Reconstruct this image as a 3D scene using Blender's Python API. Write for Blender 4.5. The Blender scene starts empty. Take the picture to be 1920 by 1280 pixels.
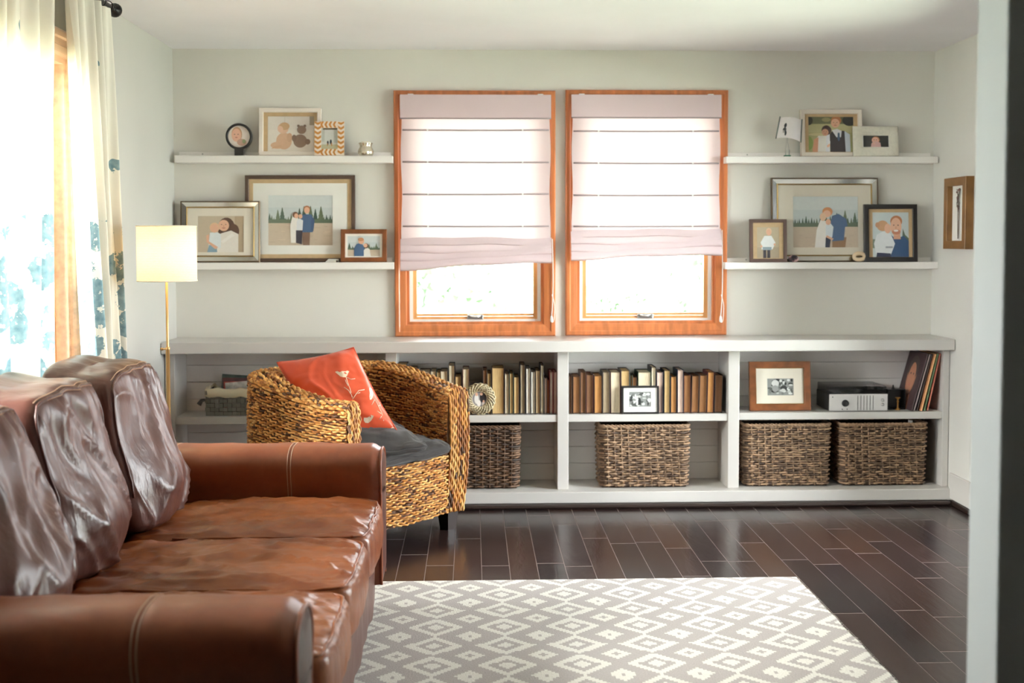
import bpy, math, random
from mathutils import Vector, Matrix, noise
R = math.radians
sc = bpy.context.scene
COL = sc.collection

# ---------------------------------------------------------------- camera
F_PX, VPX, HOR = 2250.0, 885.0, 450.0
H = 1.39
YAW = math.atan((960 - VPX) / F_PX)
PITCH = 0.05
ROLL = 0.0018
SHIFT = (HOR - 640 + F_PX * math.tan(PITCH)) / 1920.0
RM = (Matrix.Rotation(-YAW, 3, 'Z') @ Matrix.Rotation(math.pi / 2 - PITCH, 3, 'X') @ Matrix.Rotation(-ROLL, 3, 'Z'))
cam_d = bpy.data.cameras.new('camera')
cam = bpy.data.objects.new('camera', cam_d)
COL.objects.link(cam)
cam.matrix_world = Matrix.Translation((0, 0, H)) @ RM.to_4x4()
cam_d.sensor_width = 36
cam_d.lens = F_PX / 1920 * 36
cam_d.shift_y = SHIFT
cam_d.clip_start = 0.05
cam_d.dof.use_dof = True
cam_d.dof.focus_distance = 4.7
cam_d.dof.aperture_fstop = (F_PX / 1920 * 0.036) / 0.014
sc.camera = cam
sc.view_settings.view_transform = 'Standard'
sc.view_settings.look = 'None'
sc.view_settings.gamma = 1
sc.view_settings.exposure = 3.92
sc.cycles.use_denoising = True
sc.cycles.max_bounces = 10
sc.cycles.diffuse_bounces = 6
sc.cycles.glossy_bounces = 4
sc.cycles.transparent_max_bounces = 16
sc.cycles.caustics_reflective = False
sc.cycles.caustics_refractive = False
sc.cycles.sample_clamp_indirect = 6

# ---------------------------------------------------------------- sky
w = bpy.data.worlds.new('world'); sc.world = w; w.use_nodes = True
bg = w.node_tree.nodes['Background']
bg.inputs['Color'].default_value = (0.96, 0.98, 1.02, 1)
# hazy overcast sky, dimmer on the far side of the house behind the two small windows
wt = w.node_tree
tc = wt.nodes.new('ShaderNodeTexCoord'); dp_ = wt.nodes.new('ShaderNodeVectorMath'); dp_.operation = 'DOT_PRODUCT'
dp_.inputs[1].default_value = (0, -1, .25); wt.links.new(tc.outputs['Generated'], dp_.inputs[0])
mr = wt.nodes.new('ShaderNodeMapRange'); mr.interpolation_type = 'SMOOTHSTEP'
mr.inputs['From Min'].default_value = -.80; mr.inputs['From Max'].default_value = -.25
mr.inputs['To Min'].default_value = 1.0; mr.inputs['To Max'].default_value = 3.0
wt.links.new(dp_.outputs['Value'], mr.inputs['Value']); wt.links.new(mr.outputs[0], bg.inputs['Strength'])

sun_d = bpy.data.lights.new('sun', 'SUN'); sun_d.energy = 1.5; sun_d.angle = R(30); sun_d.color = (1.0, .96, .90)
sun = bpy.data.objects.new('sun', sun_d); COL.objects.link(sun)
sun.rotation_euler = Vector((.80, .38, -.46)).to_track_quat('-Z', 'Y').to_euler()

def portal(name, loc, rot, sx, sy):
    l = bpy.data.lights.new(name, 'AREA'); l.shape = 'RECTANGLE'; l.size = sx; l.size_y = sy
    l.cycles.is_portal = True
    o = bpy.data.objects.new(name, l); COL.objects.link(o); o.location = loc; o.rotation_euler = rot
    return o

# ---------------------------------------------------------------- pixel ray to plane
def ray(px, py):
    return (RM @ Vector(((px - 960) / F_PX, (640 + SHIFT * 1920 - py) / F_PX, -1.0)))
def atY(px, py, Y):
    d = ray(px, py); t = Y / d.y
    return d.x * t, H + d.z * t
def atX(px, py, X):
    d = ray(px, py); t = X / d.x
    return d.y * t, H + d.z * t

# room frame
D = 6.50      # back wall
YF = 6.16     # bookcase base front
XL = -1.590
XR = 2.52
CEIL = 2.41

# ---------------------------------------------------------------- materials
def lin(c):
    out = []
    for v in c[:3]:
        v = v / 255.0
        out.append(v / 12.92 if v <= 0.04045 else ((v + 0.055) / 1.055) ** 2.4)
    return (out[0], out[1], out[2], 1.0)
class NT:
    def __init__(s, name):
        s.m = bpy.data.materials.new(name); s.m.use_nodes = True
        s.t = s.m.node_tree; s.n = s.t.nodes
        s.b = s.n['Principled BSDF']; s.out = s.n['Material Output']
    def node(s, kind, **kw):
        n = s.n.new(kind)
        for k, v in kw.items():
            setattr(n, k, v)
        return n
    def link(s, a, b): s.t.links.new(a, b)
    def val(s, sock, v):
        if hasattr(v, 'is_linked') or hasattr(v, 'links'): s.link(v, sock)
        else: sock.default_value = v
    def math(s, op, a, b=0.0, c=0.0):
        n = s.n.new('ShaderNodeMath'); n.operation = op
        s.val(n.inputs[0], a); s.val(n.inputs[1], b); s.val(n.inputs[2], c)
        return n.outputs[0]
    def obj_co(s): return s.node('ShaderNodeTexCoord').outputs['Object']
    def noise(s, scale, detail=4, co=None, stretch=None, rough=0.5):
        n = s.node('ShaderNodeTexNoise'); n.inputs['Scale'].default_value = scale
        n.inputs['Detail'].default_value = detail; n.inputs['Roughness'].default_value = rough
        co = co or s.obj_co()
        if stretch:
            mp = s.node('ShaderNodeMapping'); mp.inputs['Scale'].default_value = stretch
            s.link(co, mp.inputs['Vector']); co = mp.outputs[0]
        s.link(co, n.inputs['Vector'])
        return n.outputs['Fac']
    def ramp(s, fac, stops):
        n = s.node('ShaderNodeValToRGB'); e = n.color_ramp.elements
        while len(e) < len(stops): e.new(0.5)
        for el, (p, c) in zip(e, stops): el.position = p; el.color = c
        s.link(fac, n.inputs['Fac'])
        return n.outputs['Color']
    def mix(s, fac, a, b):
        n = s.node('ShaderNodeMix'); n.data_type = 'RGBA'
        s.val(n.inputs[0], fac); s.val(n.inputs[6], a); s.val(n.inputs[7], b)
        return n.outputs[2]
    def bump(s, h, strength=0.3, dist=0.002):
        n = s.node('ShaderNodeBump'); n.inputs['Strength'].default_value = strength
        n.inputs['Distance'].default_value = dist
        s.link(h, n.inputs['Height']); s.link(n.outputs[0], s.b.inputs['Normal'])
def mat(name, rgb, rough=0.5, metal=0.0, var=0.0, vscale=8, stretch=None, bump=0.0, bscale=200, bdist=0.001, coat=0.0, spec=0.5):
    t = NT(name); c = lin(rgb)
    t.b.inputs['Roughness'].default_value = rough
    t.b.inputs['Metallic'].default_value = metal
    t.b.inputs['Coat Weight'].default_value = coat
    t.b.inputs['Coat Roughness'].default_value = 0.1
    t.b.inputs['Specular IOR Level'].default_value = spec
    f = t.noise(vscale, 5, stretch=stretch)
    v = max(var, 0.03)
    lo = (c[0] * (1 - v), c[1] * (1 - v), c[2] * (1 - v), 1)
    hi = (min(1, c[0] * (1 + v)), min(1, c[1] * (1 + v)), min(1, c[2] * (1 + v)), 1)
    t.link(t.ramp(f, [(0.3, lo), (0.7, hi)]), t.b.inputs['Base Color'])
    if bump: t.bump(t.noise(bscale, 3, stretch=stretch), bump, bdist)
    return t.m
def attr_mat(name, rough=0.5, coat=0.0, bump=0.0, bscale=300, var=0.12, spec=0.5):
    t = NT(name)
    a = t.node('ShaderNodeAttribute'); a.attribute_name = 'Col'
    f = t.noise(60, 3)
    h = t.node('ShaderNodeHueSaturation')
    t.link(t.math('MULTIPLY_ADD', f, 2 * var, 1 - var), h.inputs['Value'])
    t.link(a.outputs['Color'], h.inputs['Color'])
    t.link(h.outputs[0], t.b.inputs['Base Color'])
    t.b.inputs['Roughness'].default_value = rough
    t.b.inputs['Coat Weight'].default_value = coat
    t.b.inputs['Coat Roughness'].default_value = 0.08
    t.b.inputs['Specular IOR Level'].default_value = spec
    if bump: t.bump(t.noise(bscale, 2), bump, 0.001)
    return t.m
def cloth_thin(name, rgb, trans=0.55, see=0.12, bump=0.2, pattern=None):
    """thin woven cloth: diffuse + translucent, with a little straight-through light between threads"""
    t = NT(name); c = lin(rgb)
    co = t.obj_co()
    colr = None
    if pattern: colr = pattern(t, co, c)
    d = t.node('ShaderNodeBsdfDiffuse'); tr = t.node('ShaderNodeBsdfTranslucent'); tp = t.node('ShaderNodeBsdfTransparent')
    if colr is None:
        colr = t.mix(t.noise(5, 3), c, (c[0] * .94, c[1] * .93, c[2] * .93, 1))
    t.link(colr, d.inputs['Color']); t.link(colr, tr.inputs['Color'])
    b = t.node('ShaderNodeBump'); b.inputs['Strength'].default_value = bump; b.inputs['Distance'].default_value = 0.001
    t.link(t.noise(400, 2, co), b.inputs['Height']); t.link(b.outputs[0], d.inputs['Normal'])
    m1 = t.node('ShaderNodeMixShader'); m1.inputs[0].default_value = trans
    t.link(d.outputs[0], m1.inputs[1]); t.link(tr.outputs[0], m1.inputs[2])
    m2 = t.node('ShaderNodeMixShader'); m2.inputs[0].default_value = see
    t.link(m1.outputs[0], m2.inputs[1]); t.link(tp.outputs[0], m2.inputs[2])
    t.link(m2.outputs[0], t.out.inputs['Surface'])
    return t.m
def glass_pane():
    t = NT('window_glass')
    g = t.node('ShaderNodeBsdfGlossy'); g.inputs['Roughness'].default_value = 0.02
    tp = t.node('ShaderNodeBsdfTransparent'); tp.inputs['Color'].default_value = (.95, .97, .96, 1)
    fr = t.node('ShaderNodeFresnel'); fr.inputs['IOR'].default_value = 1.45
    m = t.node('ShaderNodeMixShader'); t.link(fr.outputs[0], m.inputs[0])
    t.link(tp.outputs[0], m.inputs[1]); t.link(g.outputs[0], m.inputs[2])
    t.link(m.outputs[0], t.out.inputs['Surface'])
    return t.m

M = {}
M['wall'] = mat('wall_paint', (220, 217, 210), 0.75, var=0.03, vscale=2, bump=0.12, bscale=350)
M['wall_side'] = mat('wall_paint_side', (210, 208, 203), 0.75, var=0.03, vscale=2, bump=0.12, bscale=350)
M['wall_left'] = mat('wall_paint_left_dimmed', (192, 190, 184), 0.75, var=0.03, vscale=2, bump=0.12, bscale=350)  # darker copy of the wall paint, offsetting strong light on this wall
M['wall_dimmed'] = mat('wall_paint_dimmed', (164, 166, 162), 0.75, var=0.03, vscale=2)  # wall paint darkened to offset bright window light on the partition end
M['ceil'] = mat('ceiling_paint', (238, 236, 242), 0.85, var=0.02, vscale=2, bump=0.15, bscale=250)
M['white'] = mat('white_painted_wood', (202, 198, 194), 0.35, var=0.03, vscale=3, bump=0.05, bscale=60)
M['white_back'] = mat('white_painted_boards', (238, 234, 230), 0.5, var=0.03, vscale=3)
M['orange_wood'] = mat('orange_fir_wood', (204, 124, 76), 0.3, var=0.22, vscale=6, stretch=(6, 6, .6), bump=0.08, bscale=30, coat=.3)
M['orange_wood_h'] = mat('orange_fir_wood_rail', (205, 122, 66), 0.3, var=0.22, vscale=6, stretch=(.6, 6, 6), bump=0.08, bscale=30, coat=.3)
M['orange_wood_y'] = mat('orange_fir_wood_long_lit', (238, 200, 166), 0.3, var=0.18, vscale=6, stretch=(6, .6, 6), bump=0.08, bscale=30, coat=.3)  # paler copy of the fir, overexposed window light put into its colour
M['pale_wood'] = mat('pale_fir_wood', (226, 166, 106), 0.35, var=0.15, vscale=6, stretch=(4, 4, .6), coat=.2)
M['vinyl'] = mat('white_vinyl', (236, 238, 236), 0.4)
M['glass'] = glass_pane()
M['nickel'] = mat('brushed_nickel', (190, 190, 188), 0.3, metal=0.9)
M['black'] = mat('black_lacquer', (30, 29, 30), 0.35)
M['dark_shoe'] = mat('dark_shoe_moulding', (46, 34, 30), 0.35, var=.15)
M['black_rod'] = mat('black_iron', (22, 20, 20), 0.4, metal=.3)

# ---------------------------------------------------------------- mesh builder
class MB:
    def __init__(s): s.v = []; s.f = []; s.c = []; s.mi = []; s.cur = 0; s.col = None; s.sm = []; s.smooth = False
    def face(s, idx, col=None):
        s.f.append(tuple(idx)); s.c.append(col if col is not None else s.col); s.mi.append(s.cur); s.sm.append(s.smooth)
    def quad(s, a, b, c, d, col=None):
        n = len(s.v); s.v += [Vector(a), Vector(b), Vector(c), Vector(d)]; s.face((n, n + 1, n + 2, n + 3), col)
    def poly(s, pts, col=None):
        n = len(s.v); s.v += [Vector(p) for p in pts]; s.face(range(n, n + len(pts)), col)
    def box(s, x0, x1, y0, y1, z0, z1, col=None):
        x0, x1 = min(x0, x1), max(x0, x1); y0, y1 = min(y0, y1), max(y0, y1); z0, z1 = min(z0, z1), max(z0, z1)
        n = len(s.v)
        s.v += [Vector(p) for p in ((x0, y0, z0), (x1, y0, z0), (x1, y1, z0), (x0, y1, z0), (x0, y0, z1), (x1, y0, z1), (x1, y1, z1), (x0, y1, z1))]
        for q in ((0, 3, 2, 1), (4, 5, 6, 7), (0, 1, 5, 4), (1, 2, 6, 5), (2, 3, 7, 6), (3, 0, 4, 7)):
            s.face([n + i for i in q], col)
        return s
    def grid(s, fn, nu, nv, cu=False, cv=False, col=None):
        """fn(i/nu, j/nv) -> point"""
        n = len(s.v); mu = nu if cu else nu + 1; mv = nv if cv else nv + 1
        for j in range(mv):
            for i in range(mu): s.v.append(Vector(fn(i / nu, j / nv)))
        for j in range(nv):
            for i in range(nu):
                a = n + j * mu + i; b = n + j * mu + (i + 1) % mu
                c = n + ((j + 1) % mv) * mu + (i + 1) % mu; d = n + ((j + 1) % mv) * mu + i
                s.face((a, b, c, d), col(i / nu, j / nv) if callable(col) else col)
        return s
    def lathe(s, prof, n=24, c=(0, 0, 0), axis='Z', col=None):
        def fn(u, v):
            k = v * (len(prof) - 1); i = min(int(k + 1e-6), len(prof) - 1); r, h = prof[i]
            a = 2 * math.pi * u; x, y = r * math.cos(a), r * math.sin(a)
            if axis == 'Z': p = (x, y, h)
            elif axis == 'Y': p = (x, h, -y)
            else: p = (h, x, y)
            return Vector(p) + Vector(c)
        return s.grid(fn, n, len(prof) - 1, cu=True, col=col)
    def tube(s, pts, r, n=8, closed=False, col=None, caps=True):
        pts = [Vector(p) for p in pts]; N = len(pts); base = len(s.v)
        rr = r if callable(r) else (lambda t: r)
        up = None
        for i in range(N):
            a = pts[(i - 1) % N] if (closed or i > 0) else pts[i]; b = pts[(i + 1) % N] if (closed or i < N - 1) else pts[i]
            t = (b - a); t = t.normalized() if t.length > 1e-9 else Vector((0, 0, 1))
            if up is None:
                up = Vector((0, 0, 1)) if abs(t.z) < .9 else Vector((1, 0, 0))
            up = (up - t * up.dot(t)).normalized(); w = t.cross(up)
            rad = rr(i / max(1, N - 1))
            for k in range(n):
                an = 2 * math.pi * k / n
                s.v.append(pts[i] + (up * math.cos(an) + w * math.sin(an)) * rad)
        for i in range(N if closed else N - 1):
            cc = col(i) if callable(col) else col
            for k in range(n):
                a = base + i * n + k; b = base + i * n + (k + 1) % n
                c = base + ((i + 1) % N) * n + (k + 1) % n; d = base + ((i + 1) % N) * n + k
                s.face((a, d, c, b), cc)
        if not closed and caps:
            cc = col(0) if callable(col) else col
            s.face([base + k for k in range(n)], cc); s.face([base + (N - 1) * n + k for k in range(n)][::-1], cc)
        return s
    def rings(s, x0, x1, z0, z1, prof, col=None, close=False):
        """mitred rectangular frame in XZ. prof = [(inset, y)...]"""
        n = len(s.v)
        for ins, y in prof:
            s.v += [Vector((x0 + ins, y, z0 + ins)), Vector((x1 - ins, y, z0 + ins)), Vector((x1 - ins, y, z1 - ins)), Vector((x0 + ins, y, z1 - ins))]
        L = len(prof)
        for i in range(L if close else L - 1):
            for k in range(4):
                a = n + i * 4 + k; b = n + i * 4 + (k + 1) % 4; j = (i + 1) % L
                s.face((a, b, n + j * 4 + (k + 1) % 4, n + j * 4 + k), col)
        return s
    def soft(s, dims, k=6, n=24, disp=None, col=None):
        """rounded box about the origin, cube faces n x n pushed to a superellipsoid"""
        a, b, c = dims
        def g(i): return math.sin((i / n * 2 - 1) * math.pi / 2 * .9) / math.sin(math.pi / 2 * .9)
        G = [g(i) for i in range(n + 1)]
        G2 = {}
        for ax in range(3):
            for sg in (-1, 1):
                for i in range(n):
                    for j in range(n):
                        q = []
                        for (ii, jj) in ((i, j), (i + 1, j), (i + 1, j + 1), (i, j + 1)):
                            p = [0, 0, 0]; p[ax] = sg; p[(ax + 1) % 3] = G[ii]; p[(ax + 2) % 3] = G[jj]
                            key = tuple(round(t * 1e5) for t in p)
                            if key not in G2:
                                x, y, z = p
                                r = (abs(x) ** k + abs(y) ** k + abs(z) ** k) ** (-1.0 / k)
                                pp = Vector((x * r * a, y * r * b, z * r * c))
                                if disp: pp = disp(pp, (x, y, z))
                                s.v.append(pp); G2[key] = len(s.v) - 1
                            q.append(G2[key])
                        s.face(q if sg > 0 else q[::-1], col)
        return s
    def build(s, name, m, parent=None, local=False, bevel=0.0, smooth=None):
        me = bpy.data.meshes.new(name)
        off = Vector((0, 0, 0))
        if parent is not None and not local:
            q = parent
            while q is not None: off += Vector(q.location); q = q.parent
        me.from_pydata([v - off for v in s.v], [], s.f)
        ms = m if isinstance(m, (list, tuple)) else [m]
        for q in ms: me.materials.append(q)
        me.polygons.foreach_set('material_index', [min(i, len(ms) - 1) for i in s.mi])
        me.polygons.foreach_set('use_smooth', [bool(x) if smooth is None else smooth for x in s.sm])
        if any(c is not None for c in s.c):
            at = me.color_attributes.new('Col', 'FLOAT_COLOR', 'CORNER'); data = []
            for f, c in zip(s.f, s.c):
                c = c or (1, 1, 1, 1)
                data += list(c) * len(f)
            at.data.foreach_set('color', data)
        me.update()
        o = bpy.data.objects.new(name, me); COL.objects.link(o)
        if parent is not None: o.parent = parent
        if bevel:
            b = o.modifiers.new('bevel', 'BEVEL'); b.width = bevel; b.segments = 2; b.limit_method = 'ANGLE'; b.angle_limit = R(40)
        return o
def tag(o, label=None, cat=None, group=None, kind=None):
    if label: o['label'] = label
    if cat: o['category'] = cat
    if group: o['group'] = group
    if kind: o['kind'] = kind
    return o
def thing(name, loc, label, cat, group=None, rz=0.0, rx=0.0):
    o = bpy.data.objects.new(name, None); COL.objects.link(o)
    o.empty_display_size = .05
    o.location = loc; o.rotation_euler = (rx, 0, rz)
    return tag(o, label, cat, group)
def struct(name, mb, m, label=None, **k):
    o = mb.build(name, m, **k); return tag(o, label, 'room', kind='structure')
def Box(*a): return MB().box(*a)
def crom(pts, n, closed=False):
    out = []; P = [Vector(p) for p in pts]; N = len(P)
    segs = N if closed else N - 1
    for i in range(segs):
        p0 = P[(i - 1) % N] if closed or i > 0 else P[i]; p1 = P[i]; p2 = P[(i + 1) % N]
        p3 = P[(i + 2) % N] if closed or i + 2 < N else P[(i + 1) % N]
        for k in range(n):
            t = k / n
            out.append(0.5 * ((2 * p1) + (p2 - p0) * t + (2 * p0 - 5 * p1 + 4 * p2 - p3) * t * t + (3 * p1 - p0 - 3 * p2 + p3) * t ** 3))
    if not closed: out.append(P[-1])
    return out
def sstep(a, b, x):
    t = max(0, min(1, (x - a) / (b - a))); return t * t * (3 - 2 * t)
# ================================================================ SETTING
rnd = random.Random(3)
# windows in the back wall (outer casing px): left 738-1041 x 170-629, right 1060-1361
wins = []
CW = 0.064
for (xa, xb, ya, yb) in ((738, 1041, 170, 629), (1060, 1361, 169, 627)):
    x0, z1 = atY(xa, ya, D); x1, z0 = atY(xb, yb, D)
    wins.append((x0, x1, z0, z1))
WO = [(a + CW, b - CW, c + CW, d - CW) for a, b, c, d in wins]   # openings
LW = (2.60, 4.80, 0.45, 2.10)   # left window opening (y0,y1,z0,z1)
YB = -2.2                        # wall behind the camera
T = 0.14
# back wall with two openings
mb = MB()
zs = sorted(set([0, CEIL + .1])); 
def wall_holes(mb, u0, u1, z0, z1, holes, put):
    us = sorted(set([u0, u1] + [h[0] for h in holes] + [h[1] for h in holes]))
    zz = sorted(set([z0, z1] + [h[2] for h in holes] + [h[3] for h in holes]))
    for i in range(len(us) - 1):
        # merge vertically
        run = None
        for j in range(len(zz) - 1):
            cu, cz = (us[i] + us[i + 1]) / 2, (zz[j] + zz[j + 1]) / 2
            hole = any(h[0] < cu < h[1] and h[2] < cz < h[3] for h in holes)
            if not hole:
                run = (run[0], zz[j + 1]) if run else (zz[j], zz[j + 1])
            if hole or j == len(zz) - 2:
                if run: put(us[i], us[i + 1], run[0], run[1]); run = None
wall_holes(mb, XL - T, XR + T, 0, CEIL + .1, WO, lambda a, b, c, d: mb.box(a, b, D, D + T, c, d))
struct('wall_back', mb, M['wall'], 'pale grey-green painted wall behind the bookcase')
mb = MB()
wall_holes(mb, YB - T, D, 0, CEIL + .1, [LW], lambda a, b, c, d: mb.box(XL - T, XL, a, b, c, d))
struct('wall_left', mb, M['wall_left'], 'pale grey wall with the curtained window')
RD = (4.55, 5.80, 0.0, 2.095)     # opening for an unseen glazed door, added to brighten walls and ceiling
mb = MB()
wall_holes(mb, YB - T, D, 0, CEIL + .1, [RD], lambda a, b, c, d: mb.box(XR, XR + T, a, b, c, d))
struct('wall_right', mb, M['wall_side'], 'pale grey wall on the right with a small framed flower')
struct('wall_rear', Box(XL, XR, YB - T, YB, 0, CEIL + .1), M['wall'])
PX0 = 0.945
struct('wall_partition', Box(PX0, XR, 2.105, 2.235, 0, CEIL), M['wall_dimmed'], 'end of the near wall at the right edge', bevel=.004)
struct('ceiling', Box(XL - T, XR + T, YB - T, D + T, CEIL, CEIL + .12), M['ceil'], 'plain white ceiling')

# floor: dark hand-scraped planks with bevelled joints, their caught highlights coloured in pale
t = NT('dark_plank')
a = t.node('ShaderNodeAttribute'); a.attribute_name = 'Col'
g = t.noise(7, 6, stretch=(9, .7, 1), rough=.6)
h = t.node('ShaderNodeHueSaturation'); t.link(t.math('MULTIPLY_ADD', g, .55, .72), h.inputs['Value']); t.link(a.outputs['Color'], h.inputs['Color'])
t.link(h.outputs[0], t.b.inputs['Base Color'])
sc_ = t.noise(3.2, 5, stretch=(1.5, 1, 1))
t.link(t.math('MULTIPLY_ADD', sc_, .18, .13), t.b.inputs['Roughness'])
t.bump(t.noise(14, 4, stretch=(3, .6, 1)), .22, .004)
M['plank'] = t.m
M['groove'] = mat('plank_groove_highlight', (112, 98, 94), 0.35, var=.1, vscale=3)
mb = MB(); mb.cur = 1
mb.box(XL, XR, YB, D, -0.1, -0.0006)
mb.cur = 0
pw = .1185; x = XL - .031; row = 0
while x < XR:
    y = YB - rnd.random() * .8
    a0, a1 = max(x, XL), min(x + pw - .0028, XR)
    while y < D:
        L = rnd.choice([.45, .6, .75, .9, 1.05, 1.2]); y0, y1 = max(y, YB), min(y + L - .0085, D)
        if y1 > y0 and a1 > a0:
            k = rnd.random(); base = lin((44, 31, 30)); b2 = lin((54, 37, 31)) if rnd.random() < .4 else lin((34, 26, 27))
            c = [base[i] * (1 - k) + b2[i] * k for i in range(3)] + [1]
            b = .0004
            mb.quad((a0 + b, y0 + b, 0), (a1 - b, y0 + b, 0), (a1 - b, y1 - b, 0), (a0 + b, y1 - b, 0), c)
            mb.quad((a0, y0, -.0006), (a1, y0, -.0006), (a1 - b, y0 + b, 0), (a0 + b, y0 + b, 0), c)
            mb.quad((a1, y0, -.0006), (a1, y1, -.0006), (a1 - b, y1 - b, 0), (a1 - b, y0 + b, 0), c)
            mb.quad((a1, y1, -.0006), (a0, y1, -.0006), (a0 + b, y1 - b, 0), (a1 - b, y1 - b, 0), c)
            mb.quad((a0, y1, -.0006), (a0, y0, -.0006), (a0 + b, y0 + b, 0), (a0 + b, y1 - b, 0), c)
        y += L
    x += pw
struct('floor', mb, [M['plank'], M['groove']], 'dark brown hand-scraped plank floor')

# skirting and casing on the right wall, dark shoe moulding
YC = 5.875
struct('baseboard_right', Box(XR - .016, XR, YC, YF + .02, .03, .165), M['white'], 'white baseboard on the right wall', bevel=.004)
struct('trim_1', Box(XR - .019, XR, YC, YF - .012, 0, .030), M['dark_shoe'], 'dark shoe moulding under the white baseboard', bevel=.006)
mb = MB(); mb.box(XR - .02, XR, YC - .075, YC, 0, 2.17); mb.box(XR - .02, XR, RD[0], YC - .075, 2.095, 2.17); mb.box(XR - .02, XR, RD[0] - .075, RD[0], 0, 2.17)
struct('trim_2', mb, M['white'], 'white door casing on the right wall', bevel=.003)
struct('baseboard_left', Box(XL, XL + .016, 2.2, YF + .02, .0, .15), M['white'], bevel=.004)

# ---------------- back windows
for wi, ((x0, x1, z0, z1), (a, b, c, d)) in enumerate(zip(wins, WO)):
    e = thing('window_%d' % (wi + 1), ((x0 + x1) / 2, D, z0), 'wood framed window behind the %s roman shade' % ('left' if wi == 0 else 'right'), 'window'); e['kind'] = 'structure'
    # casing: verticals and rails mitred
    cas = [(0, D), (0, D - .016), (.006, D - .022), (.022, D - .022), (.028, D - .017), (.046, D - .015), (CW - .004, D - .012), (CW, D - .008), (CW, D + .02)]
    m_ = MB(); m_.rings(x0, x1, z0, z1, cas); m_.build('casing', M['orange_wood_h'] if False else M['orange_wood'], e)
    # jamb liner
    j = MB(); j.rings(a, b, c, d, [(0, D + .0), (0, D + .075), (.014, D + .075), (.014, D + .0)], close=True); j.build('jamb', M['orange_wood'], e)
    v = MB(); v.rings(a + .014, b - .014, c + .008, d - .014, [(0, D + .022), (0, D + .07), (.018, D + .07), (.018, D + .022)], close=True); v.build('track', M['vinyl'], e)
    s_ = MB(); s_.rings(a + .032, b - .032, c + .018, d - .032, [(0, D + .030), (0, D + .065), (.022, D + .065), (.022, D + .034), (.019, D + .030)], close=True); sash = s_.build('sash', M['pale_wood'], e)
    r_ = Box(a + .054, b - .054, D + .034, D + .064, c + .042, c + .056).build('sash_rail', M['pale_wood'], e, bevel=.002)
    Box(a + .052, b - .052, D + .047, D + .050, c + .04, d - .052).build('pane', M['glass'], sash)
    cx = (a + b) / 2
    l_ = MB(); l_.box(cx - .044, cx + .044, D + .018, D + .031, c + .024, c + .050); la_ = l_.build('latch', M['nickel'], e, bevel=.004)
    k_ = MB(); k_.smooth = True; k_.tube([(cx - .03, D + .016, c + .042), (cx, D + .008, c + .038), (cx + .03, D + .016, c + .042)], .005); k_.build('latch_handle', M['nickel'], la_)
    portal('window_portal', ((a + b) / 2, D + T + .02, (c + d) / 2), (R(-90), 0, 0), b - a, d - c)

# ---------------- left window
y0, y1, z0, z1 = LW
e = thing('window_3', (XL, (y0 + y1) / 2, z0), 'wide wood framed window behind the curtains', 'window'); e['kind'] = 'structure'
def ringsY(prof, ya, yb, za, zb):   # prof (inset, x)
    m_ = MB(); m_.rings(ya, yb, za, zb, [(i, x) for i, x in prof], close=True)
    for v in m_.v:
        v.x, v.y = v.y, v.x
    m_.f = [f[::-1] for f in m_.f]
    return m_
cw = .10
ringsY([(0, XL), (0, XL + .02), (.01, XL + .026), (.03, XL + .026), (.036, XL + .018), (.06, XL + .018), (.066, XL + .023), (.09, XL + .02), (cw, XL + .012), (cw, XL)], y0 - cw, y1 + cw, z0 - cw, z1 + cw).build('casing', M['orange_wood_y'], e)
ringsY([(0, XL), (0, XL - T), (.022, XL - T), (.022, XL)], y0, y1, z0, z1).build('jamb', M['orange_wood_y'], e)
sash3 = ringsY([(0, XL - .05), (0, XL - .11), (.03, XL - .11), (.034, XL - .06), (.03, XL - .05)], y0 + .022, y1 - .022, z0 + .022, z1 - .022).build('sash', M['pale_wood'], e)
ym = (y0 + y1) / 2
Box(XL - .11, XL - .05, ym - .03, ym + .03, z0 + .05, z1 - .05).build('mullion', M['pale_wood'], e, bevel=.003)
Box(XL - .082, XL - .078, y0 + .05, y1 - .05, z0 + .05, z1 - .05).build('pane', M['glass'], sash3)
portal('window_portal', (XL - T - .02, (y0 + y1) / 2, (z0 + z1) / 2), (0, R(-90), 0), z1 - z0, y1 - y0)

e = thing('added_door_1', (XR + T / 2, (RD[0] + RD[1]) / 2, 0), 'unseen white glazed door added in the right wall to light the room', 'door'); e['kind'] = 'structure'
xm = XR + T / 2
mb = MB(); mb.box(XR + .01, XR + T, RD[0], RD[0] + .04, 0, RD[3]); mb.box(XR + .01, XR + T, RD[1] - .04, RD[1], 0, RD[3]); mb.box(XR + .01, XR + T, RD[0] + .04, RD[1] - .04, RD[3] - .04, RD[3]); mb.box(XR + .01, XR + T, RD[0] + .04, RD[1] - .04, 0, .02)
mb.build('door_frame', M['white'], e, bevel=.003)
for k in range(2):
    a_, b_ = (RD[0] + .04, (RD[0] + RD[1]) / 2 + .03) if k == 0 else ((RD[0] + RD[1]) / 2 - .03, RD[1] - .04)
    x0_, x1_ = (xm - .03, xm - .002) if k == 0 else (xm + .002, xm + .03)
    mb = MB(); mb.box(x0_, x1_, a_, a_ + .06, .02, RD[3] - .04); mb.box(x0_, x1_, b_ - .06, b_, .02, RD[3] - .04); mb.box(x0_, x1_, a_ + .06, b_ - .06, .02, .12); mb.box(x0_, x1_, a_ + .06, b_ - .06, RD[3] - .10, RD[3] - .04)
    pnl = mb.build('door_panel', M['white'], e, bevel=.003)
    Box((x0_ + x1_) / 2 - .002, (x0_ + x1_) / 2 + .002, a_ + .055, b_ - .055, .115, RD[3] - .095).build('pane', M['glass'], pnl)
portal('door_portal', (XR + T + .02, (RD[0] + RD[1]) / 2, RD[3] / 2), (0, R(90), 0), RD[3], RD[1] - RD[0])

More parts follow.
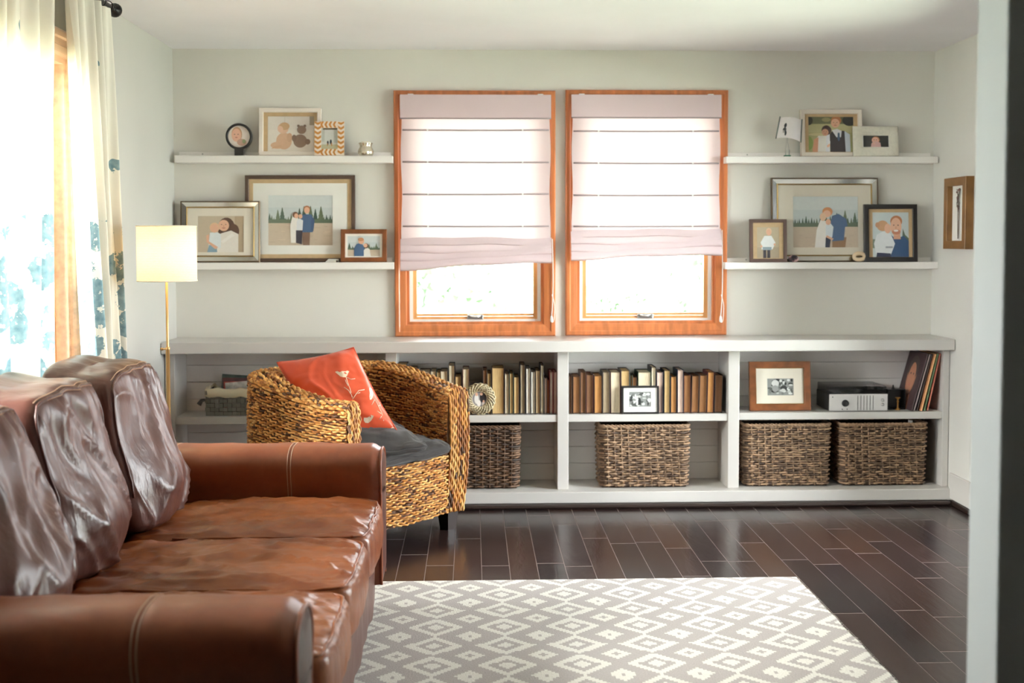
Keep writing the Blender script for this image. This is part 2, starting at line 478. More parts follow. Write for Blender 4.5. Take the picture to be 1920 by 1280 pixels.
# ---------------- outside: lawn, fence line and shrubs seen washed out below the shades
struct('ground', Box(-14, 14, -10, 30, -.35, -.3), mat('lawn', (168, 176, 150), .9, var=.1, vscale=3), 'washed-out lawn outside the windows')
M['leaf'] = attr_mat('leaves', .6)
def shrub(x, y, r, label, seed):
    g = random.Random(seed); mb = MB(); mb.smooth = False
    for i in range(900):
        u = g.uniform(-1, 1); th = g.uniform(0, 6.283); q = math.sqrt(1 - u * u); rr = r * (g.uniform(.7, 1.05))
        p = Vector((q * math.cos(th) * rr, q * math.sin(th) * rr, r * .95 + u * rr))
        a = Vector((g.gauss(0, 1), g.gauss(0, 1), g.gauss(0, 1))).normalized(); b = a.orthogonal().normalized()
        s_ = r * .11; k = g.uniform(.8, 1.2)
        mb.poly([p - a * s_, p - b * s_ * .5, p + a * s_, p + b * s_ * .5], tuple(c * k for c in lin((76, 96, 70))[:3]) + (1,))
    e = thing('shrub', (x, y, -.3), label, 'shrub', 'shrubs outside the windows')
    mb.build('foliage', M['leaf'], e, local=True)
    st = MB(); st.smooth = True; st.tube([(0, 0, 0), (.02, 0, r)], r * .08); st.build('trunk', mat('bark', (110, 85, 65), .8), e, local=True)
shrub(-.35, 15.0, .85, 'pale green shrub outside, seen low left in the left window', 1)
shrub(.55, 12.0, .5, 'pale green shrub outside, near the middle of the left window', 2)
shrub(1.30, 16.6, .6, 'pale green shrub outside, near the right of the left window', 4)
shrub(2.0, 14.5, .6, 'pale green shrub outside, at the left of the right window', 5)
shrub(3.4, 15.5, .9, 'pale green shrub outside, at the right of the right window', 6)

# ================================================================ ROMAN SHADES
def shade_pat(t, co, c):
    return t.mix(t.noise(3, 3, co), c, (c[0] * .95, c[1] * .93, c[2] * .94, 1))
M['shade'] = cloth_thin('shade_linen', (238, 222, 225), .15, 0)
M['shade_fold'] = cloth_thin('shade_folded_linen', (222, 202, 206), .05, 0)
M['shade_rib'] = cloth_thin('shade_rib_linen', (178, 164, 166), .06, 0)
def roman(wi, xs, ytop, yval, ribs, ystack, ybot, label):
    YS = D - .040
    X0, Zt = atY(xs[0], ytop, YS); X1, _ = atY(xs[1], ytop, YS)
    zz = [atY((xs[0] + xs[1]) / 2, r, YS)[1] for r in ribs]
    zv = atY(900, yval, YS)[1]
    zs0 = (atY(xs[0], ystack[0], YS)[1], atY(xs[1], ystack[1], YS)[1])
    zb = (atY(xs[0], ybot[0], YS)[1], atY(xs[1], ybot[1], YS)[1])
    e = thing('roman_shade', ((X0 + X1) / 2, YS, Zt), label, 'blind')
    Box(X0 + .01, X1 - .01, YS - .004, YS + .022, Zt - .03, Zt).build('headrail', M['white'], e)
    for q in (.07, .93):
        Box(X0 + (X1 - X0) * q - .015, X0 + (X1 - X0) * q + .015, YS - .012, YS + .028, Zt - .002, Zt + .006).build('bracket', M['vinyl'], e, bevel=.002)
    # main panel, falling straight then into the folded stack
    m_ = MB(); m_.smooth = True
    nz = 60
    def fn(u, v):
        zl = zs0[0] * (1 - u) + zs0[1] * u
        z = Zt + (zl - .02 - Zt) * v
        y = YS - .004 - .0035 * math.sin(v * 9) * math.sin(u * 3.1) - .002 * math.sin(u * 17 + v * 3)
        ins = .005 + .003 * math.sin(v * 12.0)
        return (X0 + ins + (X1 - X0 - 2 * ins) * u, y, z)
    m_.grid(fn, 24, nz); m_.build('panel', M['shade'], e)
    # valance
    m_ = MB(); m_.smooth = True
    m_.grid(lambda u, v: (X0 + (X1 - X0) * u, YS - .014 - .004 * math.sin(u * 7 + 1) * v, Zt + .001 + (zv - Zt) * v), 24, 10)
    m_.grid(lambda u, v: (X0 + (X1 - X0) * u, YS - .014 + .016 * v - .004 * math.sin(u * 7 + 1) * (1 - v), zv + .004 * v), 24, 2)
    va = m_.build('valance', M['shade_fold'], e)
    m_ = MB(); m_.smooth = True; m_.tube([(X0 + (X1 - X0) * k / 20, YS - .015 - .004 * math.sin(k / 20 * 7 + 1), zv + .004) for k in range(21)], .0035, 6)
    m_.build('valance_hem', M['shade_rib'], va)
    for z in zz:
        m_ = MB(); m_.smooth = True
        sl = random.Random(int(z * 1000)).uniform(-.003, .003)
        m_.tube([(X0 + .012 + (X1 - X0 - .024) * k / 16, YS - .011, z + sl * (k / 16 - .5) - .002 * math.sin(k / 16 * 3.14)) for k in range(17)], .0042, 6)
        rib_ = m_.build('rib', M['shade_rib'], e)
        for q in (.18, .81):
            m_ = MB(); m_.smooth = True; xq = X0 + (X1 - X0) * q
            m_.lathe([(0, -.003), (.005, -.002), (.005, .002), (0, .003)], 8, (xq, YS - .016, z), 'Y'); m_.build('cord_ring', M['vinyl'], rib_)
    # stacked folds: overlapping loops
    nf = 4
    for f in range(nf):
        m_ = MB(); m_.smooth = True
        def fold(u, v, f=f):
            za = zs0[0] * (1 - u) + zs0[1] * u; zc = zb[0] * (1 - u) + zb[1] * u
            tot = za - zc
            zt = za - tot * f / (nf) * .85 + .012; zl = za - tot * (f + 1) / nf + (.006 if f < nf - 1 else 0)
            a = math.pi * v
            sag = .006 * math.sin(u * 5 + f * 1.7) + .003 * math.sin(u * 13 + f)
            y = YS - .010 - (.010 + .006 * f) * math.sin(a) - .004 * f
            if v < .5: z = zt + (zl - zt) * (v * 2) + sag
            else: z = zl + (zt - zl) * (v - .5) * 2 * .4 + sag; y = YS - .012 - (.010 + .006 * f) * (1 - (v - .5) * 1.5) * .8
            return (X0 - .002 + (X1 - X0 + .004) * u, y, z)
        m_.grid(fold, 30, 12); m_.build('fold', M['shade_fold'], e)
    # lift cord with tassel on the right
    _, zc1 = atY(xs[1], 600, YS)
    xc = X1 + .006
    m_ = MB(); m_.smooth = True
    m_.tube(crom([(xc, YS - .02, zs0[1]), (xc + .004, YS - .022, zc1 + .25), (xc + .002, YS - .018, zc1 + .1), (xc - .004, YS - .018, zc1 + .02)], 8), .0022, 6)
    m_.tube(crom([(xc - .002, YS - .02, zc1 + .14), (xc + .012, YS - .02, zc1 + .08), (xc + .008, YS - .02, zc1), (xc - .006, YS - .02, zc1 - .01)], 8), .0018, 6)
    m_.build('lift_cord', M['vinyl'], e)
    m_ = MB(); m_.smooth = True; m_.lathe([(0, .02), (.005, .018), (.008, 0), (.007, -.012), (0, -.014)], 10, (xc - .004, YS - .018, zc1 + .005)); m_.build('cord_tassel', M['vinyl'], e)
roman(0, (750, 1033), 178, 224, (244, 304, 364, 424), (452, 448), (506, 492), 'pinkish white roman shade on the left of the two back windows')
roman(1, (1071, 1352), 178, 222, (246, 306, 366, 424), (438, 431), (487, 478), 'pinkish white roman shade on the right of the two back windows, pulled slightly higher')

# ================================================================ CURTAINS
def curtain_pat(t, co, c):
    sep = t.node('ShaderNodeSeparateXYZ'); t.link(co, sep.inputs[0])
    z = sep.outputs['Z']
    # cloth runs along y: large flowers printed below ~1.45 m
    n1 = t.noise(5.5, 2, co, stretch=(1.0, 1.0, .8))
    n2 = t.noise(24, 5, co, rough=.62)
    f1 = t.math('ADD', n1, t.math('MULTIPLY', n2, .16))
    vor = t.node('ShaderNodeTexVoronoi'); vor.inputs['Scale'].default_value = 7.5
    t.link(co, vor.inputs['Vector'])
    rim_ = t.math('LESS_THAN', t.math('ADD', vor.outputs['Distance'], t.math('MULTIPLY', n2, .35)), .66)
    petals = t.math('MULTIPLY', rim_, t.math('GREATER_THAN', n2, .41))
    mask = t.node('ShaderNodeMapRange'); t.link(z, mask.inputs['Value'])
    mask.inputs['From Min'].default_value = -.80; mask.inputs['From Max'].default_value = -1.25
    gate = t.math('GREATER_THAN', t.math('ADD', mask.outputs[0], t.math('MULTIPLY', n1, .9)), .62)
    fac = t.math('MULTIPLY', t.math('MULTIPLY', petals, gate), t.math('GREATER_THAN', f1, .44))
    tone = t.mix(t.noise(40, 3, co), lin((62, 104, 120)), lin((168, 190, 194)))
    return t.mix(fac, c, tone)
M['curtain'] = cloth_thin('printed_curtain_linen', (232, 228, 216), .16, .0, pattern=curtain_pat)
ZR = 2.36; XRD = -1.50
def curtain(label, ytop, ybot, nf, seed):
    g = random.Random(seed)
    e = thing('curtain', (XRD, (ytop[0] + ytop[1]) / 2, ZR), label, 'curtain', 'curtains on the left window')
    ph = [g.uniform(-.4, .4) for _ in range(nf * 2 + 2)]
    zb = .02
    m_ = MB(); m_.smooth = True
    def fn(u, v):
        z = ZR - .02 + (zb - ZR) * v
        y = (ytop[0] * (1 - v) + ybot[0] * v) * (1 - u) + (ytop[1] * (1 - v) + ybot[1] * v) * u
        y += .015 * math.sin(v * 5 + u * 9)
        a = 2 * math.pi * nf * (u + .02 * math.sin(v * 3 + u * 11))
        amp = .028 + .014 * v
        x = XRD + amp * math.sin(a + .5 * math.sin(v * 2.2 + u * 4)) + .008 * math.sin(2.3 * a + v * 4)
        return (x, y, z)
    m_.grid(fn, nf * 22, 70); m_.build('panel', M['curtain'], e)
    m_ = MB(); m_.smooth = True
    m_.tube([tuple(Vector(fn(i / (nf * 22), 1)) + Vector((0, 0, .012))) for i in range(nf * 22 + 1)], .006, 6)
    m_.build('hem', M['shade_rib'], e)
    for i in range(nf + 1):
        u = min(1, max(0, (i + .0) / nf)); p = fn(u, 0)
        m_ = MB(); m_.smooth = True; m_.tube([(XRD + .020 * math.cos(k / 14 * 6.283), p[1], ZR + .0 + .020 * math.sin(k / 14 * 6.283)) for k in range(14)], .002, 6, closed=True)
        m_.build('ring', M['black_rod'], e)
curtain('white linen curtain with blue flowers, nearer panel at the left edge of the photo', (3.45, 4.42), (3.40, 4.26), 7, 1)
curtain('white linen curtain with blue flowers, panel to the right of the bare window strip', (4.56, 5.06), (4.84, 5.24), 5, 2)
e = thing('curtain_rod', (XRD, 4, ZR), 'black curtain rod with round end knob above the left window', 'curtain rod')
m_ = MB(); m_.smooth = True; m_.tube([(XRD, 2.6, ZR), (XRD, 5.12, ZR)], .011, 12); m_.build('rod', M['black_rod'], e)
m_ = MB(); m_.smooth = True; m_.lathe([(0, 0), (.012, .003), (.014, .012), (.018, .02), (.028, .035), (.03, .048), (.022, .064), (0, .07)], 18, (XRD, 5.12, ZR), 'Y'); m_.build('finial', M['black_rod'], e)
for yb_ in (2.75, 5.085):
    m_ = MB(); m_.smooth = True; m_.tube([(XRD, yb_, ZR - .008), (XRD - .04, yb_, ZR - .02), (XL + .004, yb_, ZR - .02)], .007, 8); m_.build('bracket', M['black_rod'], e)
# ================================================================ BOOKCASE
YD = 6.225     # front of posts and shelves (set back from the base)
zc1 = atY(880, 640, YF)[1]; zc0 = atY(880, 661, YF)[1]
zb1 = atY(1100, 922, YF)[1]; zb0 = atY(1100, 943, YF)[1]
zs1 = atY(1100, 777.5, YD)[1]; zs0 = atY(1100, 791, YD)[1]
xl = atY(317, 800, YD)[0]; xr = XR - .002
P_ = [(317, 329), (723, 744.5), (1045, 1066), (1365, 1386), (1767, 1780)]
PX = [(atY(a, 800, YD)[0], atY(b, 800, YD)[0]) for a, b in P_]
PX[0] = (XL + .004, PX[0][1]); PX[-1] = (PX[-1][0], XR - .003)
e = thing('built_in_bookcase', ((XL + XR) / 2, YF, 0), 'long low white built-in bookcase with eight open compartments under the windows', 'bookcase')
BC = e
Box(XL + .003, XR - .003, YF, D - .002, zb0, zb1).build('bottom_board', M['white'], e, bevel=.004)
Box(XL + .003, XR - .018, YF - .035, D - .002, .0, zb0 - .001).build('shoe_moulding', M['dark_shoe'], e, bevel=.012)
names = ['side_panel', 'divider', 'divider', 'divider', 'side_panel']
for nme, (a, b) in zip(names, PX):
    Box(a, b, YD, D - .014, zb1, zc0).build(nme, M['white'], e, bevel=.003)
SH = []
for i in range(4):
    a, b = PX[i][1], PX[i + 1][0]
    dz = (0, 0, 0, .004)[i]
    Box(a, b, YD + .006, D - .014, zs0 + dz, zs1 + dz).build('shelf', M['white'], e, bevel=.003)
    SH.append((a, b, zs1 + dz))
m_ = MB()
nb = 8
for k in range(nb):
    za, zb = zb1 + (zc0 - zb1) * k / nb, zb1 + (zc0 - zb1) * (k + 1) / nb
    m_.box(XL + .003, XR - .003, D - .012, D - .003, za + .001, zb - .0015)
m_.build('back_panel', M['white_back'], e, bevel=.0015)
Box(PX[3][1] + .001, PX[4][0] - .001, D - .0165, D - .0145, zb1 + .001, zs0 + .003).build('dark_back_sheet', mat('black_sheet', (30, 28, 28), .9), e)  # thin black sheet added over the back of this compartment
o = Box(XL + .003, XR - .003, YF - .004, D - .002, zc0, zc1).build('countertop', M['white'], None, bevel=.004)
tag(o, 'long white painted top board lying along the bookcase under the windows', 'countertop')
ZBOT = zb1

# ================================================================ PICTURE LEDGES
def ledge(xa, xb, ya, yb, label):
    YL = D - .095
    a, z1 = atY(xa, ya, YL); b, z0 = atY(xb, yb, YL)
    a = max(a, XL + .002); b = min(b, XR - .002)
    e = thing('picture_ledge', ((a + b) / 2, D, z0), label, 'shelf', 'white picture ledges')
    Box(a, b, YL, D - .001, z0, z1).build('ledge_board', M['white_back'], e, bevel=.002)
    Box(a + .004, b - .012, D - .016, D - .001, z1, z1 + .024).build('back_rail', M['white_back'], e, bevel=.002)
    m_ = MB(); m_.smooth = True; m_.lathe([(.004, 0), (.004, -.002), (0, -.003)], 8, (a + .13, D - .017, z1 + .014), 'Y'); m_.build('screw_cap', M['nickel'], e)
    return YL, z1
YL, ZUL = ledge(327, 736, 291.5, 305, 'white picture ledge, upper one left of the windows')
_, ZLL = ledge(327, 738, 492.5, 504.5, 'white picture ledge, lower one left of the windows')
_, ZUR = ledge(1362, 1759, 293, 305.5, 'white picture ledge, upper one right of the windows')
_, ZLR = ledge(1360, 1759, 492, 503.5, 'white picture ledge, lower one right of the windows')

# ================================================================ PHOTOGRAPHS (flat prints)
M['print'] = attr_mat('photo_print', .35, coat=.35, var=.05)
def ell(cx, cy, rx, ry, c, n=18): return ([(cx + rx * math.cos(6.2832 * k / n), cy + ry * math.sin(6.2832 * k / n)) for k in range(n)], c)
def rect(x0, y0, x1, y1, c): return ([(x0, y0), (x1, y0), (x1, y1), (x0, y1)], c)
SKIN = (226, 178, 150)
def face(cx, cy, r, hair=None, smile=True, bald=False, skin=SKIN):
    o = []
    if hair: o.append(ell(cx, cy + r * .25, r * 1.12, r * 1.15, hair))
    o += [ell(cx, cy, r * .85, r * 1.12, skin)]
    o += [ell(cx - r * .33, cy + r * .18, r * .1, r * .08, (80, 55, 45), 8), ell(cx + r * .33, cy + r * .18, r * .1, r * .08, (80, 55, 45), 8)]
    o += [ell(cx, cy - r * .12, r * .09, r * .16, (205, 150, 122), 8)]
    if smile: o.append(ell(cx, cy - r * .5, r * .3, r * .09, (170, 90, 80), 8))
    return o
def field(seed, hz=.45, sky=(196, 205, 206), grass=(196, 178, 158)):
    g = random.Random(seed); o = [rect(0, hz, 1, 1, sky), rect(0, hz + (1 - hz) * .55, 1, 1, (206, 212, 212)), rect(0, 0, 1, hz, grass)]
    x = -.02
    while x < 1.0:
        h_ = g.uniform(.10, .2) if g.random() < .7 else g.uniform(.26, .34); w_ = h_ * .42
        c = g.choice([(70, 92, 78), (84, 104, 84), (60, 82, 74), (98, 112, 86)])
        pts = [(x, hz), (x + w_, hz)]
        for k in range(5):
            f = k / 5; pts.append((x + w_ / 2 + w_ / 2 * (1 - f) * .95, hz + h_ * f)); pts.append((x + w_ / 2 + w_ / 2 * (1 - f) * .6, hz + h_ * (f + .12)))
        pts.append((x + w_ / 2, hz + h_))
        for k in range(4, -1, -1):
            f = k / 5; pts.append((x + w_ / 2 - w_ / 2 * (1 - f) * .6, hz + h_ * (f + .12))); pts.append((x + w_ / 2 - w_ / 2 * (1 - f) * .95, hz + h_ * f))
        pts = [(min(1, max(0, a)), min(1, b)) for a, b in pts]
        o.append((pts, c)); x += w_ * g.uniform(.45, .8)
    o.append(rect(0, hz - .015, 1, hz + .06, (94, 108, 88)))
    for k in range(26):
        a, b = g.random() * .9, g.random() * (hz - .04); o.append(rect(a, b, a + .1 * g.random() + .02, b + .012, g.choice([(184, 166, 146), (208, 190, 168)])))
    return o
def couple_far(cx, flip=False):
    s_ = -1 if flip else 1
    X = lambda v: cx + s_ * v
    o = [([(X(.02), .0), (X(.12), .0), (X(.13), .3), (X(.0), .3)], (128, 100, 84)), ([(X(-.02), .26), (X(.17), .26), (X(.19), .52), (X(.15), .62), (X(.02), .62), (X(-.03), .5)], (72, 98, 134)),
         ([(X(.15), .58), (X(.2), .5), (X(.18), .28), (X(.14), .3)], (66, 90, 126)), ell(X(.08), .735, .05, .06, (176, 116, 80)), ell(X(.08), .70, .043, .065, SKIN),
         ([(X(-.17), .05), (X(-.05), .05), (X(-.03), .42), (X(-.06), .56), (X(-.15), .56), (X(-.18), .4)], (232, 228, 222)), ell(X(-.10), .61, .045, .06, (120, 84, 62)), ell(X(-.085), .59, .032, .05, SKIN),
         ([(X(-.08), .3), (X(.01), .3), (X(.02), .5), (X(-.04), .54), (X(-.08), .48)], (220, 222, 226)), ell(X(-.02), .58, .03, .045, SKIN),
         ([(X(-.09), .05), (X(.0), .02), (X(.01), .3), (X(-.09), .3)], (62, 60, 72))]
    return o
def build_print(m_, x0, x1, z0, z1, y, shapes):
    for i, (pts, c) in enumerate(shapes):
        if len(pts) < 3: continue
        cc = tuple(c) if len(c) == 4 else lin(c)
        yy = y - .00004 * (i + 1)
        P = [(x0 + (x1 - x0) * min(1, max(0, a)), yy, z0 + (z1 - z0) * min(1, max(0, b))) for a, b in pts]
        m_.poly(P, cc)
BLACKC = (38, 36, 38)
PH = {}
PH['baby_toy'] = [rect(0, 0, 1, 1, (222, 214, 206)), rect(0, 0, 1, .62, (228, 220, 210)), rect(.36, .6, .37, 1, (200, 192, 184)), rect(.9, .75, 1, 1, (158, 146, 126)),
    ell(.35, .3, .17, .24, (216, 178, 148)), ell(.22, .18, .16, .10, (216, 178, 148)), ([(.08, .08), (.3, .12), (.3, .2), (.12, .14)], (212, 172, 140)), ell(.33, .66, .12, .15, (224, 188, 160)), ell(.36, .72, .11, .11, (206, 168, 128)), ell(.27, .64, .06, .09, (228, 190, 164)), ell(.47, .4, .06, .13, (208, 168, 138)),
    ell(.7, .3, .15, .19, (150, 124, 104)), ell(.73, .62, .1, .12, (146, 122, 106)), ell(.66, .73, .03, .04, (132, 108, 92), 8), ell(.8, .73, .03, .04, (132, 108, 92), 8), ell(.57, .38, .05, .1, (140, 114, 96)), ell(.86, .28, .06, .08, (136, 110, 92))]
PH['baby_round'] = [rect(0, 0, 1, 1, (226, 214, 206)), ell(.4, .6, .24, .34, (196, 152, 118)), ell(.38, .56, .22, .30, (230, 180, 156)), ell(.3, .6, .03, .02, (90, 66, 56), 8), ell(.46, .6, .03, .02, (90, 66, 56), 8), ell(.38, .46, .06, .025, (190, 110, 100), 8), ell(.62, .24, .22, .16, (198, 158, 140)), ell(.72, .28, .08, .1, (150, 160, 120))]
PH['walk'] = [rect(0, 0, 1, 1, (206, 208, 204)), rect(.0, .35, .2, 1, (186, 190, 184)), rect(.75, .3, .95, 1, (190, 194, 188)), rect(0, 0, 1, .22, (186, 182, 150)), rect(.1, .92, .95, 1, (110, 96, 70)), ell(.4, .3, .05, .1, (60, 62, 66), 10), ell(.58, .34, .06, .12, (50, 62, 66), 10), rect(.36, .14, .4, .28, (190, 130, 70)), rect(.6, .14, .66, .3, (190, 130, 70))]
PH['mother'] = [rect(0, 0, 1, 1, (196, 180, 158)), rect(.8, 0, 1, 1, (178, 158, 132)), ell(.62, .66, .19, .30, (88, 62, 50)), ell(.78, .58, .12, .2, (92, 64, 50)), ([(.42, 0), (.88, 0), (.88, .5), (.72, .6), (.5, .52), (.4, .3)], (228, 222, 214))] + face(.56, .74, .14) + \
    [([(.22, .1), (.5, .12), (.5, .5), (.4, .56), (.26, .54)], (220, 226, 228)), ell(.36, .68, .11, .14, (222, 186, 150)), ell(.36, .66, .09, .12, SKIN), ([(.2, .0), (.42, .0), (.4, .16), (.24, .2)], (130, 160, 178)), ([(.18, .46), (.24, .5), (.24, .3), (.44, .14), (.38, .08), (.19, .28)], SKIN), ([(.5, .3), (.74, .52), (.8, .46), (.54, .24)], (236, 232, 226))]
PH['family_far'] = field(1, .46) + couple_far(.52)
PH['kiss_small'] = field(2, .34) + [([(.2, 0), (.52, 0), (.52, .46), (.42, .66), (.28, .62), (.2, .4)], (76, 104, 140)), ell(.42, .76, .09, .16, SKIN), ell(.41, .84, .09, .09, (196, 140, 100)), ([(.5, 0), (.72, 0), (.68, .36), (.58, .44), (.5, .3)], (232, 228, 222)), ell(.57, .52, .08, .13, (110, 78, 60)), ell(.55, .54, .06, .1, SKIN)]
PH['wedding'] = [rect(0, 0, 1, 1, (176, 172, 126)), rect(0, .55, 1, .8, (190, 186, 140)), rect(0, .8, 1, 1, (110, 112, 80)), ell(.0, .9, .1, .14, (60, 62, 48)), ell(.92, .9, .16, .16, (52, 52, 48)), ell(.4, .92, .1, .06, (156, 150, 108)), ell(.0, .25, .1, .2, (140, 160, 88)), ell(.2, .5, .2, .04, (204, 196, 150)),
    ([(.56, 0), (.82, 0), (.9, .5), (.8, .6), (.54, .62), (.47, .5), (.48, 0)], (50, 42, 46)), ([(.52, .62), (.62, .42), (.72, .42), (.74, .6), (.64, .66)], (226, 226, 232)), ([(.82, 0), (.93, 0), (.92, .5), (.8, .6)], (206, 214, 226)), ([(.65, .55), (.69, .55), (.7, .36), (.67, .3), (.64, .38)], (70, 92, 120)),
    ell(.62, .90, .115, .13, (184, 120, 76))] + face(.6, .82, .115) + [([(.14, 0), (.46, 0), (.48, .3), (.4, .46), (.22, .46), (.12, .3)], (234, 230, 224)), ([(.08, 0), (.2, 0), (.22, .42), (.12, .36)], (214, 158, 126)), ([(.38, 0), (.47, 0), (.47, .5), (.4, .52)], (228, 228, 234)), ell(.4, .62, .11, .14, (70, 46, 42))] + face(.37, .56, .09, skin=(208, 158, 130)) + [([(.42, .12), (.48, .18), (.46, .24), (.4, .18)], SKIN)]
PH['baby_dark'] = [rect(0, 0, 1, 1, (34, 36, 36)), ell(.5, .6, .16, .3, (180, 120, 76)), ell(.48, .58, .14, .26, (228, 176, 156)), ([(.3, 0), (.7, 0), (.68, .36), (.56, .48), (.4, .46), (.32, .3)], (216, 172, 168)), ell(.42, .3, .06, .1, (226, 180, 164), 8), ell(.43, .62, .02, .03, (70, 50, 40), 8), ell(.53, .62, .02, .03, (70, 50, 40), 8)]
PH['toddler'] = [rect(0, 0, 1, 1, (190, 176, 150)), rect(0, .0, 1, .35, (178, 162, 138)), rect(.28, 0, .42, .3, (56, 52, 60)), rect(.46, 0, .6, .3, (56, 52, 60)), ([(.2, .28), (.7, .28), (.78, .4), (.84, .5), (.66, .72), (.34, .72), (.16, .5), (.22, .4)], (232, 234, 234)), rect(.26, .26, .66, .36, (150, 166, 176)), ell(.54, .86, .13, .12, (224, 192, 160)), ell(.54, .83, .11, .1, SKIN), ell(.2, .38, .05, .04, SKIN, 8), ell(.8, .44, .05, .04, SKIN, 8)]
PH['kiss_far'] = field(7, .42) + [([(.6, 0), (.8, 0), (.82, .2), (.6, .2)], (140, 104, 72)), ([(.6, .12), (.78, .14), (.8, .4), (.84, .42), (.82, .56), (.7, .66), (.6, .62), (.56, .4)], (68, 94, 132)), ell(.53, .70, .08, .09, (206, 140, 90)), ell(.52, .66, .06, .07, SKIN), ([(.33, 0), (.5, 0), (.56, .3), (.5, .52), (.42, .54), (.36, .34)], (232, 228, 224)), ell(.46, .6, .05, .08, (224, 190, 160)), ([(.5, .16), (.6, .2), (.62, .4), (.56, .5), (.5, .42)], (216, 222, 228)), ell(.54, .5, .04, .06, SKIN), ([(.49, 0), (.56, 0), (.58, .18), (.5, .2)], (50, 56, 78)), ([(.5, .2), (.6, .14), (.62, .17), (.52, .24)], SKIN)]
PH['father'] = [rect(0, 0, 1, 1, (200, 210, 212)), ([(.8, .2), (1, .2), (1, .42), (.9, .5), (.84, .64)], (92, 108, 92)), rect(0, .2, .1, .4, (120, 130, 116)), ([(.5, 0), (1, 0), (1, .36), (.86, .48), (.66, .4), (.5, .5)], (50, 84, 126)), ([(.58, .4), (.78, .4), (.76, .56), (.6, .56)], (214, 160, 132)), ell(.66, .80, .165, .13, (184, 120, 80))] + face(.65, .68, .18) + \
    [ell(.66, .56, .12, .06, (196, 130, 100)), ell(.65, .59, .07, .025, (240, 232, 226), 8), ([(.1, .04), (.5, .04), (.62, .3), (.5, .52), (.3, .58), (.12, .5), (.04, .3)], (222, 226, 230)), rect(.36, .2, .56, .24, (150, 156, 164)), ([(.1, .0), (.5, 0), (.5, .08), (.12, .1)], (52, 58, 84)), ell(.28, .7, .16, .12, (204, 156, 116)), ell(.14, .72, .06, .06, (196, 146, 108)), ell(.42, .64, .09, .11, SKIN)]
def bw(seed):
    g = random.Random(seed); o = [rect(0, 0, 1, 1, (140, 142, 140))]
    for k in range(46):
        v = g.choice([40, 60, 90, 190, 215, 120]); o.append(ell(g.uniform(.06, .94), g.uniform(.08, .92), g.uniform(.03, .1), g.uniform(.04, .12), (v, v + 2, v), 9))
    return o
PH['bw_crowd'] = bw(3) + [ell(.38, .42, .07, .16, (225, 225, 224), 10), ell(.38, .66, .06, .08, (205, 204, 200), 10), ell(.48, .38, .07, .2, (46, 48, 48), 10), ell(.48, .68, .06, .08, (190, 188, 186), 10)]
PH['bw_couple'] = bw(5) + [ell(.62, .42, .13, .18, (50, 50, 50), 12), ell(.6, .3, .09, .1, (200, 200, 198), 12), ell(.3, .72, .14, .2, (206, 206, 204), 12), ell(.3, .4, .12, .2, (150, 150, 150), 12)]
PH['group_round'] = [rect(0, 0, 1, 1, (150, 146, 148)), ell(.32, .5, .14, .3, (230, 226, 224)), ell(.32, .8, .09, .11, SKIN), ell(.72, .6, .2, .36, (44, 42, 48)), ell(.62, .82, .09, .1, SKIN), ell(.46, .24, .12, .2, (236, 232, 230)), ell(.76, .2, .1, .16, (228, 224, 222)), ell(.76, .36, .06, .08, SKIN)]

# ================================================================ FRAMES
M['mat_cream'] = mat('mat_board_cream', (226, 218, 204), .8)
M['mat_white'] = mat('mat_board_white', (232, 230, 224), .8)
M['mat_tan'] = mat('mat_board_tan', (200, 172, 134), .8, var=.06, vscale=40)
M['fr_white'] = mat('frame_white', (236, 226, 216), .4)
M['fr_brown'] = mat('frame_dark_brown', (86, 66, 54), .4, var=.2, vscale=12)
M['fr_umber'] = mat('frame_umber', (98, 76, 68), .4, var=.1, vscale=12)
M['fr_black'] = mat('frame_black', (40, 37, 37), .35)
M['fr_wood'] = mat('frame_chestnut', (128, 74, 38), .35, var=.3, vscale=9, stretch=(2, 6, 2))
M['fr_silver'] = mat('frame_mirror', (215, 212, 205), .12, metal=1.0)
M['fr_bronze'] = mat('frame_bronze', (110, 92, 70), .3, metal=.7)
M['fr_gold'] = mat('frame_gold_bead', (170, 140, 88), .3, metal=.8)
